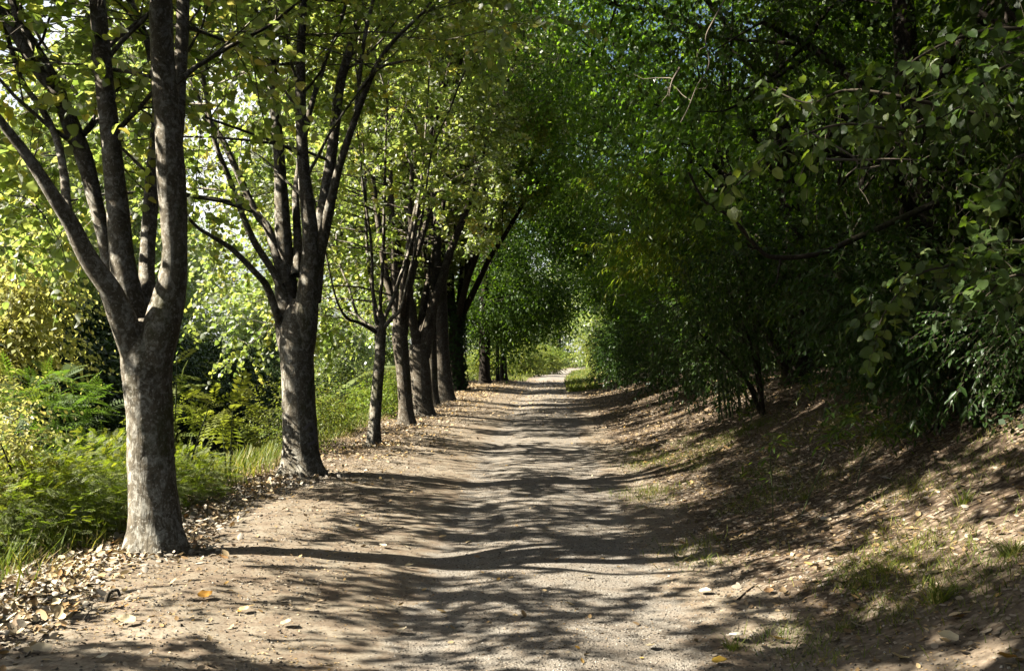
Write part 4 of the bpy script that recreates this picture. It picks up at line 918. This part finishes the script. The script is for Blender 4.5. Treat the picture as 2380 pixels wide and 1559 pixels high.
X, Y = scatter(60000, (-12, 14), (40, 110), lambda x, y, s: np.where(y > 53, sstep(1.0, 1.3, np.abs(s)), (s > 1.0) & (s < 2.4)))
blades('meadow_grass', X, Y, rng.uniform(.12, .3, len(X)), GRASS, .11, .5)['kind'] = 'stuff'
X, Y = scatter(70000, (-2.6, 2.2), (3.2, 14), lambda x, y, s: np.exp(-((s - .35) / .95) ** 4) * .9 * np.clip(8 / y - .35, 0, 1) + .12)
k = len(X); mb = MB(); cube = np.array([(-1, -1, -.6), (1, -.8, -.6), (.9, 1, -.6), (-.8, .9, -.6), (-.6, -.7, .5), (.7, -.5, .6), (.5, .6, .5), (-.6, .6, .6)], float)
cf = np.array([(4, 5, 6, 7), (0, 1, 5, 4), (1, 2, 6, 5), (2, 3, 7, 6), (3, 0, 4, 7)])
th = rng.uniform(0, 6.283, k)
place(mb, (cube, cf), np.stack([X, Y, height(X, Y) + .004], 1), np.stack([np.cos(th), np.sin(th), rng.normal(0, .2, k)], 1), np.array([0, 0, 1.]) + rng.normal(0, .25, (k, 3)), rng.uniform(.0025, .0075, k) * (1 + .6 * (rng.uniform(0, 1, k) > .96)), rng.uniform(0, 1, k))
PEB = NT('pebble'); PEB = PEB.done(PEB.principled(PEB.ramp(PEB.attr('rnd'), [(0, (.08, .068, .055)), (.45, (.19, .165, .13)), (.8, (.32, .285, .23)), (1, (.52, .47, .39))]), .85, None, .2))
mb.build('gravel', PEB, None, False)['kind'] = 'stuff'
X, Y = scatter(110000, (-3.4, 4.5), (3.0, 20), lambda x, y, s: np.clip(.5 + 1.2 * fbm(x, y, 1.7, 3, 91), .03, 1) * np.where(np.abs(s - .1) < .9, .45, 1))
k = len(X); th = rng.uniform(0, 6.283, k); mb = MB()
place(mb, rhomb(.3), np.stack([X, Y, height(X, Y) + .006], 1), np.stack([np.cos(th), np.sin(th), rng.normal(.1, .25, k)], 1), np.array([0, 0, 1.]) + rng.normal(0, .4, (k, 3)), rng.uniform(.006, .022, k), rng.uniform(0, 1, k) ** 1.4)
mb.build('leaf_debris', DEAD)['kind'] = 'stuff'
# ivy creeping over the top of the bank at the picture edge
X, Y = scatter(14000, (3.6, 7.5), (5.0, 10), lambda x, y, s: sstep(.0, .6, s - 3.5 - (y - 7) * .12 + .5 * noise2(x * 2, y * 2, 3)))
k = len(X); N, Z = gnormal(X, Y); th = rng.uniform(0, 6.283, k); mb = MB()
place(mb, RH, np.stack([X, Y, Z + rng.uniform(.02, .22, k)], 1), np.stack([np.cos(th), np.sin(th), rng.normal(-.3, .2, k)], 1), N + rng.normal(0, .4, (k, 3)), rng.uniform(.04, .075, k), rng.uniform(0, 1, k))
mb.build('ivy', IVY)['kind'] = 'stuff'

# ------------------------------------------------------------------ single things on the ground
FL = leaf_shape(.40, .40, .32, .25, .38, .6)
def lone_leaf(u, v, size, mat, label, curl=1.0, az=None, group='single fallen leaves standing out on the ground'):
    p = ground_hit(u, v); tv, tf = FL; tv = tv.copy(); tv[:, 2] *= curl; a_ = rng.uniform(0, 6.28) if az is None else az
    mb = MB(); x = np.array([p]); n_ = np.array([[rng.normal(0, .25), rng.normal(0, .25), 1.0]])
    V = smooth_leaf(tv); place(mb, V, x * 0, np.array([[math.cos(a_), math.sin(a_), .1]]), n_, np.array([size]), np.array([rng.uniform()]))
    o = mb.build('fallen_leaf', mat); o.location = (p[0], p[1], gz(p[0], p[1]) + .012 + .1 * size)
    tag(o, label, 'leaf', group)
    st = MB(); d = np.array([math.cos(a_), math.sin(a_), .1]); st.tube(np.array([d * 0, -d * size * .35, -d * size * .6 + np.array([.01, 0, .008])]), [.0016, .0013, .001], 5); st.build('leaf_stalk', TWIG, o)
def smooth_leaf(tv):
    """finer leaf: 9 x 5 grid with a pointed, lobed outline, curled"""
    ys = np.linspace(0, 1, 9); xs = np.linspace(-1, 1, 5); v = []
    for y in ys:
        w = .42 * math.sin(math.pi * min(1, (y * .94 + .06)) ** .8) ** .8
        for x in xs: v.append((x * w * (1 + .08 * math.sin(y * 19 + x)), y, .28 * abs(x) * w + .22 * (y - .5) ** 2 + .03 * math.sin(y * 9 + x * 3) + tv[2, 2] * .3 * y * y))
    f = [(i * 5 + j, i * 5 + j + 1, i * 5 + 6 + j, i * 5 + 5 + j) for i in range(8) for j in range(4)]
    return np.array(v, float), np.array(f)
for q in [(1625, 1381, .085, PALE, 'pale upturned leaf at the foot of the right bank, beside a grass patch'), (1625, 1456, .075, PALE, 'cream leaf with a tan edge lying on the dirt below the other pale leaf'),
          (1692, 1485, .10, PALE, 'long pale folded leaf just above the small grass tuft'), (1515, 1506, .075, PALE, 'whitish leaf on the right edge of the gravel near the picture bottom'),
          (1370, 1344, .06, PALE, 'pale flat leaf on the shaded gravel in the middle of the path'), (1277, 1446, .04, PALE, 'small white leaf on the gravel, centre of the path'),
          (1292, 1306, .055, TAN, 'tan leaf on the path in the long tree shadow'), (315, 1451, .10, PALE, 'pale leaf on the sunlit dirt near the left bottom'), (660, 1460, .075, PALE, 'cream leaf where the dirt meets the path, left of the light patches'),
          (926, 1476, .07, PALE, 'curled pale leaf on the smooth dirt strip'), (896, 1276, .075, PALE, 'flat pale leaf at the end of the nearest trunk shadow'), (462, 1397, .095, GOLD, 'golden yellow leaf on shaded dirt right of the nearest trunk'),
          (522, 1306, .09, TAN, 'curled tan leaf on the dirt right of the nearest trunk'), (945, 1276, .06, PALE, 'second flat pale leaf just right of the one at the shadow end'), (942, 1320, .06, PALE, 'pale leaf in a light patch on the dirt strip'),
          (830, 1235, .05, GOLD, 'small yellow leaf in the shade of the dirt strip'), (1000, 1180, .05, GOLD, 'yellow leaf on the path beyond the nearest trunk shadow'), (2228, 1495, .10, PALE, 'large grey-white leaf in the shade of the bank bottom corner'),
          (2082, 1535, .10, PALE, 'pointed pale leaf standing on edge at the bottom of the picture'), (2365, 1543, .10, GOLD, 'orange leaf in the bottom right corner'), (1985, 1458, .085, PALE, 'white leaf in the sun spot on the bank'), (2155, 1340, .085, PALE, 'cream leaf beside the tall grass tuft on the bank'),
          (2215, 1445, .075, TAN, 'brown leaf in shade right of the tall grass tuft'), (1790, 1385, .075, TAN, 'tan leaf on bare soil in the middle of the bank foot'), (1825, 1495, .08, GOLD, 'yellow-brown leaf on the soil near the bottom'), (1655, 1545, .08, GOLD, 'gold leaf at the very bottom edge of the picture'),
          (1730, 1265, .09, PALE, 'pale leaf pair on dark litter of the right bank'), (1595, 1010 + 260, .075, TAN, 'tan leaf at the edge of the gravel and the litter'), (1910, 1215, .085, PALE, 'whitish leaf on dark litter under the bamboo seedlings'), (2070, 1120, .085, PALE, 'white leaf in the sunlit band of litter on the bank'),
          (120, 1518, .10, PALE, 'pale leaf on dirt at the left bottom corner'), (232, 1533, .07, PALE, 'small upright pale leaf at the bottom left'), (560, 1428, .07, PALE, 'pale bent leaf lying on shaded dirt'), (1115, 1300, .05, TAN, 'rusty scrap of leaf on the gravel')]:
    lone_leaf(*q)
def stick(pts, r, mat, label, name='fallen_twig', lift=.005, cat='twig'):
    P = np.array([ground_hit(u, v) for u, v in pts]); P[:, 2] = height(P[:, 0], P[:, 1]) + lift
    Q = smooth_line(P, 5); o0 = Q[0].copy(); mb = MB(); mb.tube(Q - o0, np.linspace(r, r * .5, len(Q)), 7); o = mb.build(name, mat); o.location = o0; tag(o, label, cat); return o, Q - o0
o, Q = stick([(60, 1528), (110, 1470), (170, 1425), (225, 1400)], .006, PTWIG, 'long thin twig lying along the dirt edge left of the nearest trunk')
mb = MB(); mb.tube(smooth_line(np.array([Q[12], Q[12] + [.10, -.12, .03], Q[12] + [.12, -.28, 0]]), 4), [.004] * 8 + [.002], 5); mb.build('side_twig', PTWIG, o)
def root_hook():
    p = ground_hit(244, 1400); o = np.array([p[0], p[1], gz(p[0], p[1]) - .01]); P = np.array([(0, 0, -.01), (.01, .02, .05), (.025, .04, .07), (.055, .05, .072), (.07, .05, .035)])
    mb = MB(); mb.tube(smooth_line(P, 5), np.linspace(.013, .007, 21), 9, jit=bark_jit(0, np.arange(21) * .1, .2)); b = mb.build('exposed_root', BARK2); b.location = o; tag(b, 'grey hooked root end sticking up from the pale leaf litter', 'root')
root_hook()
stick([(985, 1136), (1020, 1137), (1060, 1134)], .008, PTWIG, 'pale bit of stick by the leaf heap between the first two trunks')
stick([(1715, 1395), (1740, 1372), (1758, 1360)], .008, DBARK, 'short dark twig on the soil of the bank foot')
stick([(1950, 1100), (2010, 1083), (2060, 1078)], .006, PTWIG, 'thin pale twig on the sunlit litter of the bank')
# grass tufts
def tuft(u, v, h, n_, label, mat=GRASS, w=.03, spread=.022):
    p = ground_hit(u, v); X = p[0] + rng.normal(0, spread, n_); Y = p[1] + rng.normal(0, spread, n_)
    o = blades('grass_tuft' if spread < .1 else 'grass', X, Y, rng.uniform(.5, 1.2, n_) * h, mat, w, .6)
    if spread > .1: o['kind'] = 'stuff'; o['label'] = label; return
    tag(o, label, 'grass tuft', 'grass tufts on the right bank')
tuft(2180, 1400, .16, 90, 'tall bright grass tuft on the lower bank'); tuft(1700, 1510, .10, 70, 'short grass tuft at the bottom of the picture below the long pale leaf')
tuft(2060, 1330, .10, 60, 'thin grass tuft in shade above the sun spot of the bank'); tuft(1960, 1465, .09, 60, 'small grass tuft beside the sunlit soil spot'); tuft(1510, 1150, .12, 90, 'sunlit grass clump at the path edge halfway along', spread=.2)
tuft(1615, 1270, .11, 110, 'dark grass clump at the edge of the gravel', spread=.15); tuft(2240, 1170, .14, 60, 'grass tuft on the bank below the ivy'); tuft(1870, 1160, .10, 50, 'small clover-green tuft between the bamboo seedlings'); tuft(2350, 1290, .14, 80, 'grass tuft at the right picture edge')
tuft(1330, 905, .16, 160, 'sunlit strip of grass at the far right edge of the path', spread=.5, w=.06)
# bamboo seedlings on the bank
SEED = 'bamboo seedlings on the right bank'
def seedling(stem, d, label, nl, ll=.10, r=.005, mat=BAMBOO, side=None):
    p = W(*stem[0], d); g_ = ground_hit(*stem[0]); d = g_[1]; o = np.array([g_[0], g_[1], gz(g_[0], g_[1]) - .01])
    P = np.array([W(u, v, d - .05 * k) for k, (u, v) in enumerate(stem)]) - o; P[0] = 0
    root = empty('bamboo_seedling', o, label, 'seedling', SEED); Q = smooth_line(P, 6); m = MB(); m.tube(Q, np.linspace(r, r * .5, len(Q)), 6); m.build('stem', GSTEM, root)
    cm = MB(); top = Q[int(len(Q) * .45):]; st = top[rng.integers(0, len(top), nl)]
    sprays(cm, st, rng.normal(0, 1, (nl, 3)) * np.array([1.2, .8, .4]) + np.array([.2, -.1, .15]), rng.uniform(.08, .34, nl), 4, ll, RHN if ll < .08 else rhomb(.11), droop=.25, ldroop=.25, twig=.0014, origin=o, flat=.5)
    cm.build('foliage', [mat, TWIG], root)
seedling([(1797, 1222), (1795, 1140), (1790, 1060), (1800, 1010)], 6, 'thin straight bamboo seedling with few leaves, left of the leaning one', 14)
seedling([(1861, 1200), (1890, 1130), (1931, 1035), (1965, 990), (2010, 965)], 6, 'leaning bamboo seedling with many dark narrow leaves', 42, .11)
seedling([(1990, 1130), (2010, 1060), (2050, 1010), (2110, 980)], 6, 'bushy bamboo seedling right of the leaning one', 34, .10)
seedling([(1725, 975), (1722, 935), (1713, 898)], 9, 'pale green bamboo shoot standing alone in the dark litter', 9, .14)
seedling([(1738, 1000), (1750, 960), (1762, 930)], 9, 'short bamboo shoot just right of the pale lone shoot', 6, .12)
seedling([(2105, 930), (2095, 880), (2070, 852), (2035, 845)], 8, 'arching bamboo shoot bent over in front of the dark shrubs', 12, .16)
seedling([(1890, 940), (1885, 900), (1870, 868)], 8, 'slim bamboo shoot at the foot of the broad sunlit shrub', 10, .14)
# bare twigs hanging in the dark wood
def hanging(pts, d, r, mat, label, name='dead_branch'):
    P = np.array([W(u, v, d) for u, v in pts]); o0 = P[0].copy(); Q = smooth_line(P - o0, 6); mb = MB(); mb.tube(Q, np.linspace(r, r * .35, len(Q)), 7, jit=bark_jit(0, np.arange(len(Q)) * .2, .08)); o = mb.build(name, mat); o.location = o0; tag(o, label, 'branch')
    for k in range(3):
        a_ = Q[int(len(Q) * (.4 + .18 * k))]; m = MB(); m.tube(wander(a_, rng.normal(0, 1, 3) + np.array([0, -.3, -.6]), rng.uniform(.15, .4), 5, .3), np.linspace(r * .45, r * .15, 6), 5); m.build('twig', mat, o)
hanging([(1700, -30), (1660, 45), (1640, 90), (1648, 150), (1620, 200), (1600, 250), (1582, 285)], 6.6, .006, PTWIG, 'pale bare vine hanging from the canopy over the path')
hanging([(1580, 158), (1562, 190), (1555, 225)], 6.6, .009, PTWIG, 'short pale dead branch dangling left of the bare vine')
hanging([(2180, 470), (2020, 540), (1900, 590), (1800, 598), (1760, 575), (1700, 505), (1640, 470), (1600, 400)], 8.6, .030, DBARK, 'thick dark bough arching low inside the wood')
hanging([(1910, 370), (1990, 372), (2070, 370), (2140, 372)], 5.3, .008, PTWIG, 'level dead stick caught behind the hazel leaves')
hanging([(1870, 300), (1990, 372), (1966, 410)], 5.2, .007, PTWIG, 'slanting pale dead twig crossing the level one')
